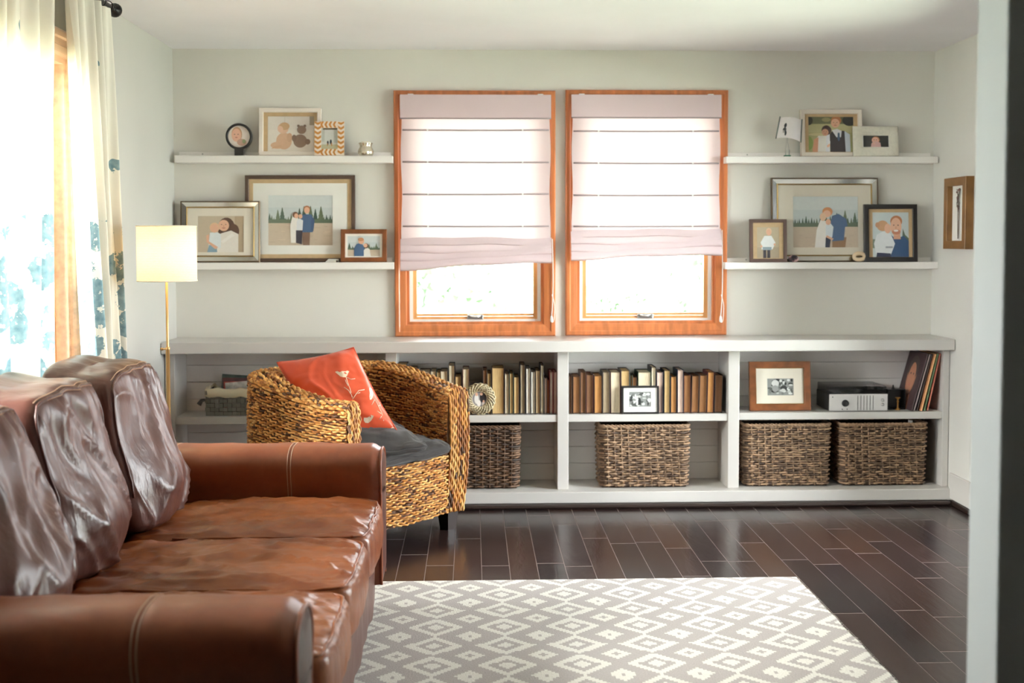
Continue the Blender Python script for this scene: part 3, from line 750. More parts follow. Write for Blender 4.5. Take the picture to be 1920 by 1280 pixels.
def frame(px, Y, zbase, label, mt, fw, depth=.02, mat_m='mat_cream', inner=None, photo=None, shapes=None, lean=R(5), group=None, cat='picture frame', style='plain', zlow=None, rz=0.0, name='framed_photo'):
    """px = (xl, xr, ytop, ybot) outer outline, photo likewise; inner = (margin, material) second band inside the frame"""
    x0, z1 = atY(px[0], px[2], Y); x1, z0 = atY(px[1], px[3], Y)
    z0 = zbase; w_, h_ = x1 - x0, z1 - z0
    e = thing(name, ((x0 + x1) / 2, Y, z0 + .0005 + depth * math.sin(lean)), label, cat, group, rz, -lean)
    a, b = -w_ / 2, w_ / 2
    dep = depth
    if style == 'plain':
        m_ = MB(); m_.rings(a, b, 0, h_, [(0, dep), (0, .0015), (.0015, 0), (fw - .002, 0), (fw, .002), (fw, dep * .5), (fw * .9, dep)], close=True)
        m_.build('moulding', M[mt], e, local=True)
    elif style == 'mirror':
        m_ = MB(); m_.rings(a, b, 0, h_, [(0, dep), (0, .002), (.002, 0), (.006, 0), (.007, .003), (.007, dep)], close=True); m_.build('outer_edge', M['fr_bronze'], e, local=True)
        m_ = MB(); m_.rings(a, b, 0, h_, [(.007, .001), (fw - .006, .007), (fw - .006, dep), (.007, dep)], close=True); m_.build('mirror_border', M['fr_silver'], e, local=True)
        m_ = MB(); m_.rings(a, b, 0, h_, [(fw - .006, .004), (fw - .003, .002), (fw, .006), (fw, dep), (fw - .006, dep)], close=True); m_.build('inner_bead', M['fr_gold'], e, local=True)
    elif style == 'chevron':
        # herringbone strips
        m_ = MB()
        m_.rings(a, b, 0, h_, [(0, dep), (0, .002), (fw, .002), (fw, dep)], close=True, col=lin((232, 214, 196)))
        n = 14
        ca, cb = lin((236, 220, 205)), lin((204, 138, 64))
        for side in (0, 1):
            X0_ = a if side == 0 else b - fw
            hh = h_ / n
            for k in range(-1, n):
                for half in (0, 1):
                    xa, xb = X0_ + half * fw / 2, X0_ + (half + 1) * fw / 2
                    dy = -hh * .8 if half == 0 else hh * .8
                    za, zb = (k + .5) * hh, (k + 1.5) * hh
                    base = .4 * hh
                    p = [(xa, za - dy / 2 + base), (xb, za + dy / 2 + base), (xb, zb + dy / 2 + base), (xa, zb - dy / 2 + base)]
                    p = [(q[0], .0008, min(h_, max(0, q[1]))) for q in p]
                    m_.poly(p, ca if k % 2 else cb)
        for side in (0, 1):
            Z0_ = 0 if side == 0 else h_ - fw
            nn = 8; ww = (w_ - 2 * fw) / nn
            for k in range(nn):
                for half in (0, 1):
                    za, zb = Z0_ + half * fw / 2, Z0_ + (half + 1) * fw / 2
                    dx = ww * .4 * (1 if half else -1)
                    xa, xb = a + fw + k * ww, a + fw + (k + 1) * ww
                    p = [(xa - dx, .0006, za), (xb - dx, .0006, za), (xb + dx, .0006, zb), (xa + dx, .0006, zb)]
                    m_.poly(p, ca if k % 2 else cb)
        m_.build('moulding', M['attr'], e, local=True)
    elif style == 'textured':
        m_ = MB(); m_.smooth = True
        m_.rings(a, b, 0, h_, [(0, dep), (0, .006), (.006, .001), (fw * .5, 0), (fw - .006, .004), (fw, .010), (fw, dep)], close=True)
        m_.build('moulding', M['fr_shell'], e, local=True)
    ins = fw; ym = dep * .45
    if inner:
        m_ = MB(); m_.rings(a, b, 0, h_, [(ins - .001, ym - .002), (ins + inner[0], ym - .002), (ins + inner[0], ym + .003)]); m_.build('inner_mat', M[inner[1]], e, local=True); ins += inner[0]
    # photo rectangle from pixels
    q0, t1 = atY(photo[0], photo[2], Y); q1, t0 = atY(photo[1], photo[3], Y)
    q0 -= e.location.x; q1 -= e.location.x; t0 -= z0; t1 -= z0
    t0 = max(t0, ins + .001)
    m_ = MB(); yy = ym
    A0, A1, B0, B1 = a + ins - .001, b - ins + .001, ins - .001, h_ - ins + .001
    for (u0, u1, v0, v1) in ((A0, q0, B0, B1), (q1, A1, B0, B1), (q0, q1, B0, t0), (q0, q1, t1, B1)):
        if u1 - u0 > .0005 and v1 - v0 > .0005: m_.quad((u0, yy, v0), (u1, yy, v0), (u1, yy, v1), (u0, yy, v1))
    if m_.f:
        m_.rings(q0, q1, t0, t1, [(0, yy), (.0, yy + .0016)])
        m_.build('mat_board', M[mat_m], e, local=True)
    m_ = MB(); build_print(m_, q0, q1, t0, t1, yy + .006 if False else yy + .0028, [([(0, 0), (1, 0), (1, 1), (0, 1)], (200, 196, 190))] + shapes)
    m_.build('photo', M['print'], e, local=True)
    Box(a + .003, b - .003, dep * .8, dep, .003, h_ - .003).build('back_board', M['fr_brown'], e, local=True)
    if name == 'framed_photo' and h_ < .36 and lean > 0.01:
        m_ = MB(); s2 = math.sin(lean)
        m_.poly([(-.015, dep, h_ * .7), (.015, dep, h_ * .7), (.02, dep + .03 + h_ * .05, .003), (-.02, dep + .03 + h_ * .05, .003)]) if False else None
    return e
M['attr'] = attr_mat('painted_inlay', .4)
M['fr_shell'] = mat('frame_shell_white', (226, 222, 208), .45, var=.06, vscale=60, bump=.8, bscale=140, bdist=.004)

YFR = D - .072
GL = 'framed photos on the left ledges'; GR = 'framed photos on the right ledges'
def mx(x, y, Y): return atY(x, y, Y)[0]
frame((484, 602, 202, 292), YFR + .012, ZUL, 'wide white wooden frame with a tan mat, photo of a baby beside a stuffed toy', 'fr_white', .022, .03, 'mat_tan', None, (500, 588, 217, 285), PH['baby_toy'], R(6), GL)
frame((589, 645, 227, 292), YFR - .016, ZUL, 'small orange and white herringbone frame on the upper left ledge', 'fr_white', .034, .014, 'mat_white', None, (601, 633, 239, 287), PH['walk'], R(7), GL, style='chevron')
frame((457, 666, 328, 492), YFR + .018, ZLL, 'largest frame on the left, dark brown with tan band, family standing in a field', 'fr_brown', .020, .022, 'mat_white', (.022, 'mat_tan'), (501, 623, 366, 460), PH['family_far'], R(4), GL)
frame((336, 487, 377, 491), YFR - .008, ZLL, 'mirrored silver frame with cream mat, woman holding a baby, behind the lampshade', 'fr_silver', .036, .022, 'mat_cream', None, (369, 456, 405, 473), PH['mother'], R(4), GL, style='mirror')
frame((638, 725, 430, 492), YFR - .010, ZLL, 'small chestnut brown landscape frame at the right end of the lower left ledge', 'fr_wood', .024, .018, 'mat_white', (.006, 'fr_white'), (651, 712, 443, 484), PH['kiss_small'], R(7), GL)
frame((1504, 1618, 205, 293), YFR + .012, ZUR, 'white frame with tan mat showing a couple in wedding clothes', 'fr_white', .022, .03, 'mat_tan', None, (1519, 1603, 218, 285), PH['wedding'], R(6), GR)
eb = frame((1602, 1686, 236, 293), YFR - .018, ZUR, 'cream textured landscape frame with small dark baby photo on the upper right ledge', 'fr_white', .050, .018, 'mat_white', None, (1621, 1668, 253, 283), PH['baby_dark'], R(7), GR, style='textured')
frame((1449, 1648, 333, 490), YFR + .012, ZLR, 'large mirrored silver frame with cream mat, couple kissing in a field', 'fr_silver', .038, .022, 'mat_cream', None, (1490, 1611, 368, 464), PH['kiss_far'], R(4), GR, style='mirror')
frame((1407, 1476, 411, 492), YFR - .021, ZLR, 'umber brown portrait frame with a toddler in white, left end of the lower right ledge', 'fr_umber', .018, .018, 'mat_tan', None, (1421, 1462, 426, 484), PH['toddler'], R(4), GR)
frame((1623, 1721, 383, 492), YFR - .020, ZLR, 'black portrait frame with tan mat, man in blue shirt holding a child', 'fr_black', .025, .022, 'mat_tan', None, (1639, 1706, 398, 484), PH['father'], R(4), GR)

def round_print(shapes, r, m_, y, cx=0, cz=0, n=28):
    """clip polygons to a disc by clamping radially"""
    for i, (pts, c) in enumerate(shapes):
        P = []
        if i == 0: pts = [(.5 + .5 * math.cos(6.2832 * k / n), .5 + .5 * math.sin(6.2832 * k / n)) for k in range(n)]
        for a, b in pts:
            a, b = (a - .5) * 2, (b - .5) * 2; q = math.hypot(a, b)
            if q > 1: a, b = a / q, b / q
            P.append((cx + a * r, y - .00005 * (i + 1), cz + b * r))
        m_.poly(P, lin(c))
# round black frame on a post
x_, z_ = atY(448, 256, YFR); 
e = thing('framed_photo', (x_, YFR, ZUL + .0005), 'round black frame on a square foot with a baby photo, upper left ledge', 'picture frame', GL)
rz_ = z_ - ZUL; ro = .070
m_ = MB(); m_.smooth = True; m_.lathe([(ro - .013, .012), (ro - .013, -.002), (ro - .011, -.006), (ro - .004, -.008), (ro, -.003), (ro, .014), (ro - .013, .014)], 40, (0, 0, rz_), 'Y'); m_.build('ring', M['fr_black'], e, local=True)
Box(-.023, .023, -.012, .03, 0, rz_ - ro + .006).build('foot', M['fr_black'], e, local=True, bevel=.002)
m_ = MB(); round_print(PH['baby_round'], ro - .012, m_, .003, 0, rz_); m_.build('photo', M['print'], e, local=True)
m_ = MB(); m_.lathe([(0, .012), (ro - .004, .012)], 30, (0, 0, rz_), 'Y'); m_.build('back_board', M['fr_black'], e, local=True)

# silver fluted pot
M['silver'] = mat('hammered_silver', (215, 208, 190), .22, metal=.85, var=.1, vscale=30, bump=.3, bscale=60, bdist=.002)
x_, _ = atY(686, 280, YFR); e = thing('candle_pot', (x_, YFR - .01, ZUL + .0005), 'small fluted silver candle pot at the right end of the upper left ledge', 'candle holder')
m_ = MB(); m_.smooth = True
prof = [(0, 0), (.034, 0), (.040, .010), (.041, .022), (.036, .036), (.030, .046), (.031, .054), (.036, .064), (.037, .067), (.031, .067), (.026, .05), (0, .046)]
def vs(u, v):
    k = v * (len(prof) - 1); i = min(int(k + 1e-6), len(prof) - 1); r, h = prof[i]; a = 6.28318 * u
    r *= 1 + .04 * math.cos(a * 9); return (r * math.cos(a), r * math.sin(a), h)
m_.grid(vs, 54, len(prof) - 1, cu=True); m_.build('pot', M['silver'], e, local=True)
m_ = MB(); m_.smooth = True; m_.lathe([(0, .046), (.025, .046), (.025, .070), (.022, .074), (0, .074)], 20); m_.build('candle', mat('candle_wax', (240, 232, 214), .5), e, local=True)
# white card + pen-like thing in front of big frame
x_, _ = atY(622, 490, YFR - .02); e = thing('folded_card', (x_, D - .085, ZLL + .0005), 'small folded white card lying before the largest left frame', 'card')
m_ = MB(); m_.quad((-.036, -.008, 0), (.026, -.012, 0), (.034, .02, .016), (-.02, .02, .018)); m_.quad((-.02, .02, .018), (.034, .02, .016), (.036, .03, 0), (-.02, .03, 0)); m_.build('card', M['mat_white'], e, local=True)
Box(.024, .029, -.012, .016, .0, .010).build('dark_edge', M['fr_black'], e, local=True)

# tilted curled photo on a clear stand with green glass foot (upper right ledge)
M['clear'] = NT('clear_acrylic').m
_t = M['clear'].node_tree; _b = _t.nodes['Principled BSDF']; _b.inputs['Transmission Weight'].default_value = 1; _b.inputs['Roughness'].default_value = .05; _b.inputs['IOR'].default_value = 1.2; _b.inputs['Base Color'].default_value = (.93, .97, .94, 1)
M['green_glass'] = mat('green_glass_edge', (60, 130, 100), .1)
x_, _ = atY(1476, 290, YFR - .01); e = thing('photo_clip', (x_, YFR - .012, ZUR + .0005), 'curled white photo held tilted above a tiny green glass foot, upper right ledge', 'photo holder')
def P4(px, py): 
    a, b = atY(px, py, YFR); return Vector((a - x_, 0, b - ZUR))
q = [P4(1454, 259), P4(1501, 266), P4(1503, 226), P4(1462, 221)]
m_ = MB(); m_.smooth = True
def curl(u, v):
    p = (q[0] * (1 - u) + q[1] * u) * (1 - v) + (q[3] * (1 - u) + q[2] * u) * v
    p.z += .008 * math.sin(math.pi * u); p.y = -.018 * math.sin(math.pi * u) + .006
    return p
m_.grid(curl, 16, 6, col=lin((228, 222, 222))); 
for (cu_, cv_, ru, rv, c) in ((.28, .6, .055, .11, (40, 44, 48)), (.27, .38, .07, .13, (60, 64, 68)), (.24, .30, .04, .08, (200, 190, 186)), (.33, .22, .04, .12, (50, 60, 64))):
    m_.smooth = False
    m_.poly([curl(cu_ + ru * math.cos(k * .6283), cv_ + rv * math.sin(k * .6283)) + Vector((0, -.0008, 0)) for k in range(10)], lin(c))
m_.build('photo', M['print'], e, local=True)
for s_ in (0, 1):
    a_, b_ = (q[0], q[3]) if s_ == 0 else (q[1], q[2])
    m_ = MB(); m_.smooth = True; m_.tube([a_ + Vector((0, .004, -.004)), b_ + Vector((0, .004, .006))], .0034, 8); m_.build('edge_rod', mat('dull_pewter', (120, 126, 122), .4, metal=.5), e, local=True)
m_ = MB(); m_.smooth = True
for s_ in (-.008, .008): m_.tube([(s_, 0, .006), (s_ * 1.1, .0, .045), (s_ * .3, .004, .075), (s_ * .3, .006, (q[0].z + q[2].z) / 2)], .0016, 6)
m_.build('wire_stem', M['nickel'], e, local=True)
Box(-.017, .017, -.012, .012, 0, .006).build('foot', M['green_glass'], e, local=True, bevel=.001)
Box(-.012, .012, -.006, .006, .006, .035).build('clear_block', M['clear'], e, local=True, bevel=.001)

# pebble and ring ornaments (lower right ledge)
x_, _ = atY(1489, 486, YFR - .02); e = thing('stone_ornament', (x_, D - .083, ZLR + .0005), 'small dark and pink speckled stone in front of the large mirrored frame', 'ornament')
t = NT('speckled_stone'); t.link(t.ramp(t.noise(45, 3), [(.42, lin((34, 32, 38))), (.5, lin((88, 60, 66))), (.62, lin((216, 176, 172)))]), t.b.inputs['Base Color']); t.b.inputs['Roughness'].default_value = .35
m_ = MB(); m_.smooth = True
m_.soft((.028, .016, .019), 2.3, 10, lambda p, c: p * (1 + .16 * noise.noise(p * 60)) + Vector((0, 0, .019))); m_.build('stone', t.m, e, local=True)
x_, _ = atY(1612, 484, YFR - .02); e = thing('ring_ornament', (x_, D - .083, ZLR + .0005), 'cream carved ring ornament leaning in front of the large mirrored frame', 'ornament')
m_ = MB(); m_.smooth = True
m_.grid(lambda u, v: ((.028 + .011 * math.cos(6.2832 * v)) * math.cos(6.2832 * u), .008 * math.sin(6.2832 * v), .030 + (.0165 + .011 * math.cos(6.2832 * v)) * math.sin(6.2832 * u) * 1.02), 28, 10, cu=True, cv=True)
m_.build('ring', mat('bone_cream', (226, 202, 168), .35), e, local=True)

# shadow box on the right wall
yA, z1 = atX(1770.5, 335, XR - .045); yB, z0 = atX(1809, 467, XR - .045)
ya, yb = min(yA, yB), max(yA, yB)
e = thing('shadow_box', (XR - .001, (ya + yb) / 2, z0), 'narrow brown wooden shadow box with a dried flower on the right wall', 'picture frame')
L_ = (yb - ya); hh = z1 - z0
def sY(m_):
    for v in m_.v: v.x, v.y = -.045 + v.y, -v.x
    return m_
fw = .042
m_ = MB(); m_.rings(-L_ / 2, L_ / 2, 0, hh, [(0, .044), (0, .002), (.002, 0), (fw - .002, 0), (fw, .002), (fw, .044)], close=True)
sY(m_).build('moulding', mat('frame_honey', (136, 96, 52), .4, var=.25, vscale=9), e, local=True)
m_ = MB(); m_.quad((-L_ / 2 + fw - .002, .030, fw), (L_ / 2 - fw + .002, .030, fw), (L_ / 2 - fw + .002, .030, hh - fw), (-L_ / 2 + fw - .002, .030, hh - fw)); sY(m_).build('backing', M['mat_white'], e, local=True)
m_ = MB(); m_.smooth = True; g = random.Random(4)
for k in range(3):
    s_ = (k - 1) * .008; m_.tube(crom([(s_ * .5, .022, fw + .01), (s_, .022, hh * .4), (s_ * 1.2, .022, hh * .62)], 6), .0012, 5)
for k in range(16):
    z_ = hh * .5 + g.random() * hh * .28; a_ = g.uniform(-1, 1); m_.tube([(0, .022, z_), (a_ * .014, .02, z_ + .014), (a_ * .024, .02, z_ + .034)], .0015, 5)
sY(m_).build('dried_stem', mat('dried_stem', (96, 84, 72), .8), e, local=True)
m_ = MB(); m_.smooth = True
for k in range(9):
    z_ = hh * .55 + g.random() * hh * .3; x_ = g.uniform(-.018, .018); m_.lathe([(0, -.006), (.005, -.002), (.005, .003), (0, .007)], 7, (x_, .02, z_))
sY(m_).build('seed_head', mat('seed_head', (120, 92, 84), .8), e, local=True)
# ================================================================ SHELF CONTENTS
# books stand with their page edges to the front
def book_mats():
    d = {}
    def page(name, rgb):
        t = NT('pages_' + name); c = lin(rgb)
        f = t.noise(30, 3, stretch=(26, 1, .8))
        t.link(t.ramp(f, [(.3, tuple(v * .62 for v in c[:3]) + (1,)), (.65, c)]), t.b.inputs['Base Color']); t.b.inputs['Roughness'].default_value = .85
        return t.m
    for n, c in dict(cream=(226, 210, 180), ivory=(236, 228, 214), tan=(206, 172, 118), sand=(190, 162, 122), brown=(146, 98, 56), umber=(122, 82, 52), orange=(190, 134, 74), grey=(160, 140, 112), rust=(176, 98, 54), pink=(226, 196, 180)).items(): d[n] = page(n, c)
    for n, c in dict(black=(36, 34, 36), navy=(38, 42, 62), green=(46, 66, 50), red=(122, 34, 34), brownc=(74, 52, 40), greyc=(84, 80, 76), maroon=(80, 36, 34), ochre=(180, 150, 60)).items(): d['c_' + n] = mat('book_cloth_' + n, c, .6, var=.1, vscale=40)
    return d
BM = book_mats()
ORD = ['first', 'second', 'third', 'fourth', 'fifth', 'sixth', 'seventh', 'eighth', 'ninth', 'tenth', 'eleventh', 'twelfth', 'thirteenth', 'fourteenth', 'fifteenth', 'sixteenth', 'seventeenth', 'eighteenth', 'nineteenth', 'twentieth', 'twenty-first', 'twenty-second', 'twenty-third', 'twenty-fourth']
CN = dict(black='black', navy='navy', green='dark green', red='red', brownc='brown', greyc='grey', maroon='maroon', ochre='ochre yellow')
PN = dict(cream='cream', ivory='white', tan='tan', sand='sand-coloured', brown='brown', umber='dark brown', orange='orange-tan', grey='greyish', rust='rusty', pink='pinkish')
def book(xa, xb, top, page, cover, zsh, label, group, lean=0.0, depth=.15, yo=0.0, Yf=None):
    Yf = (YD + .035 if Yf is None else Yf) + yo
    x0, z1 = atY(xa - .6, top, Yf); x1, _ = atY(xb + .6, top, Yf)
    w_, h_ = x1 - x0, z1 - zsh
    t_ = min(.0028, w_ * .18)
    e = thing('book', ((x0 + x1) / 2, Yf, zsh + .0006), label, 'book', group)
    sh = lambda m_: m_
    a, b = -w_ / 2, w_ / 2
    m_ = MB()
    m_.box(a, a + t_, 0, depth, 0, h_); m_.box(b - t_, b, 0, depth, 0, h_); m_.box(a + t_, b - t_, depth - .003, depth, 0, h_)
    c_ = m_.build('cover', BM['c_' + cover], e, local=True)
    m_ = MB(); n = 5
    m_.grid(lambda u, v: (a + t_ + (b - a - 2 * t_) * u, .004 + .003 * math.sin(math.pi * u), .004 + (h_ - .009) * v), 5, 1)
    m_.quad((a + t_, .004, h_ - .005), (b - t_, .004, h_ - .005), (b - t_, depth - .003, h_ - .005), (a + t_, depth - .003, h_ - .005))
    m_.quad((a + t_, .004, .004), (b - t_, .004, .004), (b - t_, depth - .003, .004), (a + t_, depth - .003, .004))
    p_ = m_.build('page_block', BM[page], e, local=True)
    if lean:
        k = math.tan(lean)
        for o in (c_, p_):
            for v in o.data.vertices: v.co.x += v.co.z * k
    return e
row2 = [(746, 763, 683, 'sand', 'greyc'), (765, 781, 691, 'sand', 'black'), (786, 806, 696, 'cream', 'brownc'), (808, 817, 695, 'cream', 'greyc'), (819, 826, 697, 'tan', 'green'), (828, 840, 695, 'cream', 'greyc'), (842, 852, 684, 'cream', 'black'), (854, 864, 705, 'tan', 'brownc'), (868, 879, 691, 'cream', 'maroon'),
        (906, 913, 693, 'umber', 'black'), (914, 920, 699, 'tan', 'black'), (923, 944, 689, 'tan', 'brownc'), (947, 954, 700, 'cream', 'black'), (956, 962, 699, 'tan', 'green'), (964, 973, 706, 'tan', 'black'), (976, 984, 683, 'grey', 'black'), (987, 994, 690, 'ivory', 'greyc'), (996, 1003, 696, 'ivory', 'black'), (1005, 1012, 694, 'sand', 'brownc'), (1014, 1019, 684, 'cream', 'black'), (1021, 1025, 708, 'pink', 'greyc'), (1026, 1029, 712, 'rust', 'maroon'), (1031, 1036, 697, 'ivory', 'red'), (1038, 1043, 697, 'pink', 'red')]
zs_ = SH[1][2]
n = 0
for i, (a, b, tp, pg, cv) in enumerate(row2):
    left = i < 9
    if left: lb = '%s-paged %s-covered book, %s from the left in the row behind the wicker armchair' % (PN[pg], CN[cv], ORD[i])
    else: lb = '%s-paged %s-covered book, %s to the right of the round woven frame' % (PN[pg], CN[cv], ORD[i - 9])
    book(a, b, tp, pg, cv, zs_, lb, 'books in the second compartment', lean=(-.02 if i in (5,) else 0))
row3 = [(1067.5, 1072, 705, 'umber', 'brownc'), (1075, 1087, 705, 'brown', 'brownc'), (1089, 1098, 697, 'umber', 'brownc'), (1100, 1112, 702, 'umber', 'maroon'), (1115, 1128, 704, 'orange', 'brownc'), (1131, 1143, 697, 'grey', 'greyc'), (1146, 1163, 697, 'cream', 'maroon'), (1165, 1180, 694, 'tan', 'greyc'), (1182, 1185.5, 703, 'brown', 'green'), (1187, 1193, 706, 'brown', 'brownc'), (1197, 1220, 697, 'cream', 'green'), (1222, 1229.5, 688, 'cream', 'black'), (1232, 1243, 697, 'pink', 'navy'), (1246, 1256, 694, 'tan', 'black'), (1258.5, 1268, 705, 'orange', 'black'), (1271, 1281, 693, 'pink', 'navy'), (1283, 1294.5, 703, 'brown', 'maroon'), (1297, 1309, 704, 'brown', 'brownc'), (1311.5, 1324, 703, 'brown', 'brownc'), (1326.5, 1337, 697, 'orange', 'maroon'), (1340, 1353.5, 703, 'umber', 'black')]
zs_ = SH[2][2]
for i, (a, b, tp, pg, cv) in enumerate(row3):
    book(a, b, tp, pg, cv, zs_, '%s-paged %s-covered book, %s from the left in the third compartment' % (PN[pg], CN[cv], ORD[i]), 'books in the third compartment', lean=(.022 if i >= 17 else (-.01 if i == 6 else 0)))

# round woven frame
YO = YD + .018
cx_, cz_ = atY(899, 744, YO); ro = .084
e = thing('framed_photo', (cx_, YO, SH[1][2] + .0006), 'round pale frame of braided strands with a small group photo, leaning on books', 'picture frame')
M['braid'] = mat('braid_pale', (196, 182, 150), .5, metal=.15, var=.18, vscale=60)
m_ = MB(); m_.smooth = True
for k in range(22):
    for sg in (-1, 1):
        a0 = 6.2832 * k / 22
        m_.tube([((.043 + .036 * t) * math.cos(a0 + sg * t * .62), -.004 - .006 * math.sin(math.pi * t) + .002 * sg, ro + (.043 + .036 * t) * math.sin(a0 + sg * t * .62)) for t in (0, .25, .5, .75, 1)], .0031, 5)
for k in range(18):
    a0 = 6.2832 * k / 18; m_.tube([(.0805 * math.cos(a0 + s_) * (1 + .03 * math.sin(s_ / .2 * 3.1)), 0, ro + .0805 * math.sin(a0 + s_) * (1 + .03 * math.sin(s_ / .2 * 3.1))) for s_ in (-.2, -.1, 0, .1, .2)], .0035, 6)
m_.tube([(.042 * math.cos(k * .2094), -.006, ro + .042 * math.sin(k * .2094)) for k in range(30)], .003, 6, closed=True)
m_.build('braided_rim', M['braid'], e, local=True)
m_ = MB(); m_.lathe([(.04, .002), (.078, .002), (.078, .008), (.04, .008)], 30, (0, 0, ro), 'Y'); m_.build('back_board', M['braid'], e, local=True)
m_ = MB(); round_print(PH['group_round'], .042, m_, -.002, 0, ro); m_.build('photo', M['print'], e, local=True)

frame((1166, 1236, 724, 775), YD + .009, SH[2][2], 'small black landscape frame with white mat and black-and-white photo, standing before the books', 'fr_black', .0105, .014, 'mat_white', None, (1180, 1221, 735, 763), PH['bw_crowd'], R(2.5))
frame((1407, 1521, 679, 774), YD + .06, SH[3][2], 'chestnut brown wooden frame with wide cream mat and tiny black-and-white photo, beside the record player', 'fr_wood', .035, .022, 'mat_cream', (.003, 'fr_gold'), (1441, 1490, 711, 742), PH['bw_couple'], R(6))

# ---------------- record player
Yr = YD + .03; zsh = SH[3][2]
x0, z1 = atY(1555, 739, Yr); x1, _ = atY(1664.5, 739, Yr)
e = thing('record_player', ((x0 + x1) / 2, Yr, zsh + .0005), 'silver and black record player with a clear lid on the bookcase shelf', 'record player')
w2 = (x1 - x0) / 2; hb = z1 - zsh; dp = .235
Box(-w2, w2, .004, dp, .003, hb).build('body', M['black'], e, local=True, bevel=.003)
M['alu'] = mat('silver_face', (200, 196, 194), .42, metal=.35, bump=.0)
m_ = MB(); m_.box(-w2, w2, 0, .005, .003, hb); FP = m_.build('front_panel', M['alu'], e, local=True, bevel=.0015)
def fx(px): return (px - 815) / (1300 - 815) * 2 * w2 - w2
def fz(py): return hb - (py - 432) / (600 - 432) * hb
m_ = MB(); m_.smooth = True; m_.lathe([(.0185, 0), (.0185, -.002), (.017, -.002), (.0165, -.011), (.015, -.013), (0, -.013)], 28, (fx(948), 0, fz(520)), 'Y'); m_.build('volume_knob', M['black'], FP, local=True)
for i in range(6):
    xx = fx(1052 + i * 25.5); Box(xx - .0014, xx + .0014, -.0008, .002, fz(588), fz(446)).build('speaker_slot', M['black'], FP, local=True)
for (px, py, r) in ((1258, 492, .0085), (1258, 535, .0085)):
    m_ = MB(); m_.smooth = True; m_.lathe([(r, 0), (r, -.004), (r * .8, -.009), (0, -.009)], 18, (fx(px), 0, fz(py)), 'Y'); m_.build('tuning_knob', M['nickel'], FP, local=True)
for (px, py) in ((843, 460), (923, 578), (963, 578)):
    m_ = MB(); m_.smooth = True; m_.lathe([(.0028, 0), (.0028, -.002), (0, -.002)], 10, (fx(px), 0, fz(py)), 'Y'); m_.build('jack', M['black'], FP, local=True)
m_ = MB(); m_.smooth = True; m_.lathe([(0, hb + .001), (.096, hb + .001), (.096, hb + .009), (.05, hb + .010), (0, hb + .010)], 40, (-.035, .125, 0)); m_.build('platter', M['black'], e, local=True)
m_ = MB(); m_.smooth = True; m_.tube([(w2 - .03, .2, hb + .018), (w2 - .04, .12, hb + .02), (w2 - .065, .07, hb + .017)], .003, 8); m_.build('tone_arm', M['nickel'], e, local=True)
m_ = MB(); m_.box(w2 - .05, w2 - .012, .18, .215, hb, hb + .022); m_.build('arm_base', M['nickel'], e, local=True, bevel=.003)
m_ = MB(); m_.rings(-w2 + .004, w2 - .004, .01, dp - .004, [(0, hb + .001), (0, hb + .037), (.002, hb + .039)]);
for v in m_.v: v.y, v.z = v.z, v.y
lid = m_
lid.quad((-w2 + .006, .012, hb + .039), (w2 - .006, .012, hb + .039), (w2 - .006, dp - .006, hb + .039), (-w2 + .006, dp - .006, hb + .039))
t = NT('lid_acrylic'); g_ = t.node('ShaderNodeBsdfGlossy'); g_.inputs['Roughness'].default_value = .03; tp = t.node('ShaderNodeBsdfTransparent'); tp.inputs['Color'].default_value = (.78, .78, .8, 1); fr = t.node('ShaderNodeFresnel'); mm = t.node('ShaderNodeMixShader'); t.link(fr.outputs[0], mm.inputs[0]); t.link(tp.outputs[0], mm.inputs[1]); t.link(g_.outputs[0], mm.inputs[2]); t.link(mm.outputs[0], t.out.inputs['Surface'])
lid.build('dust_lid', t.m, e, local=True)
for s_ in (-1, 1):
    for yy in (.03, dp - .03): Box(s_ * (w2 - .02) - .008, s_ * (w2 - .02) + .008, yy - .008, yy + .008, 0, .003).build('foot', M['black'], e, local=True)

# ---------------- small dark case with a brass figure beside the record player
x0, z1 = atY(1669, 733, YD + .06); x1, _ = atY(1702, 733, YD + .06)
e = thing('brass_trinket_box', ((x0 + x1) / 2, YD + .06, zsh + .0005), 'dark trinket case with a small brass figure between record player and records', 'ornament')
w2 = (x1 - x0) / 2; hb = z1 - zsh
m_ = MB(); m_.box(-w2, w2, .03, .09, 0, .006); m_.box(-w2, -w2 + .004, .03, .09, .006, hb); m_.box(w2 - .004, w2, .03, .09, .006, hb); m_.box(-w2, w2, .086, .09, .006, hb); m_.box(-w2, w2, .03, .09, hb, hb + .005)
m_.build('case', M['black'], e, local=True, bevel=.001)
M['brass'] = mat('aged_brass', (190, 140, 76), .3, metal=.8)
m_ = MB(); m_.smooth = True; m_.lathe([(0, .006), (.014, .006), (.013, .012), (.005, .018), (.004, .045), (.007, .05), (.004, .056), (.006, .066), (.014, .070), (.013, .074), (0, .075)], 18, (.0, .015, -.006)); m_.build('brass_figure', M['brass'], e, local=True)
m_ = MB(); m_.smooth = True; m_.lathe([(0, 0), (.012, .0), (.005, .01), (.004, .018), (0, .026)], 14, (-.014, .05, hb + .004)); m_.build('knob', M['black'], e, local=True)

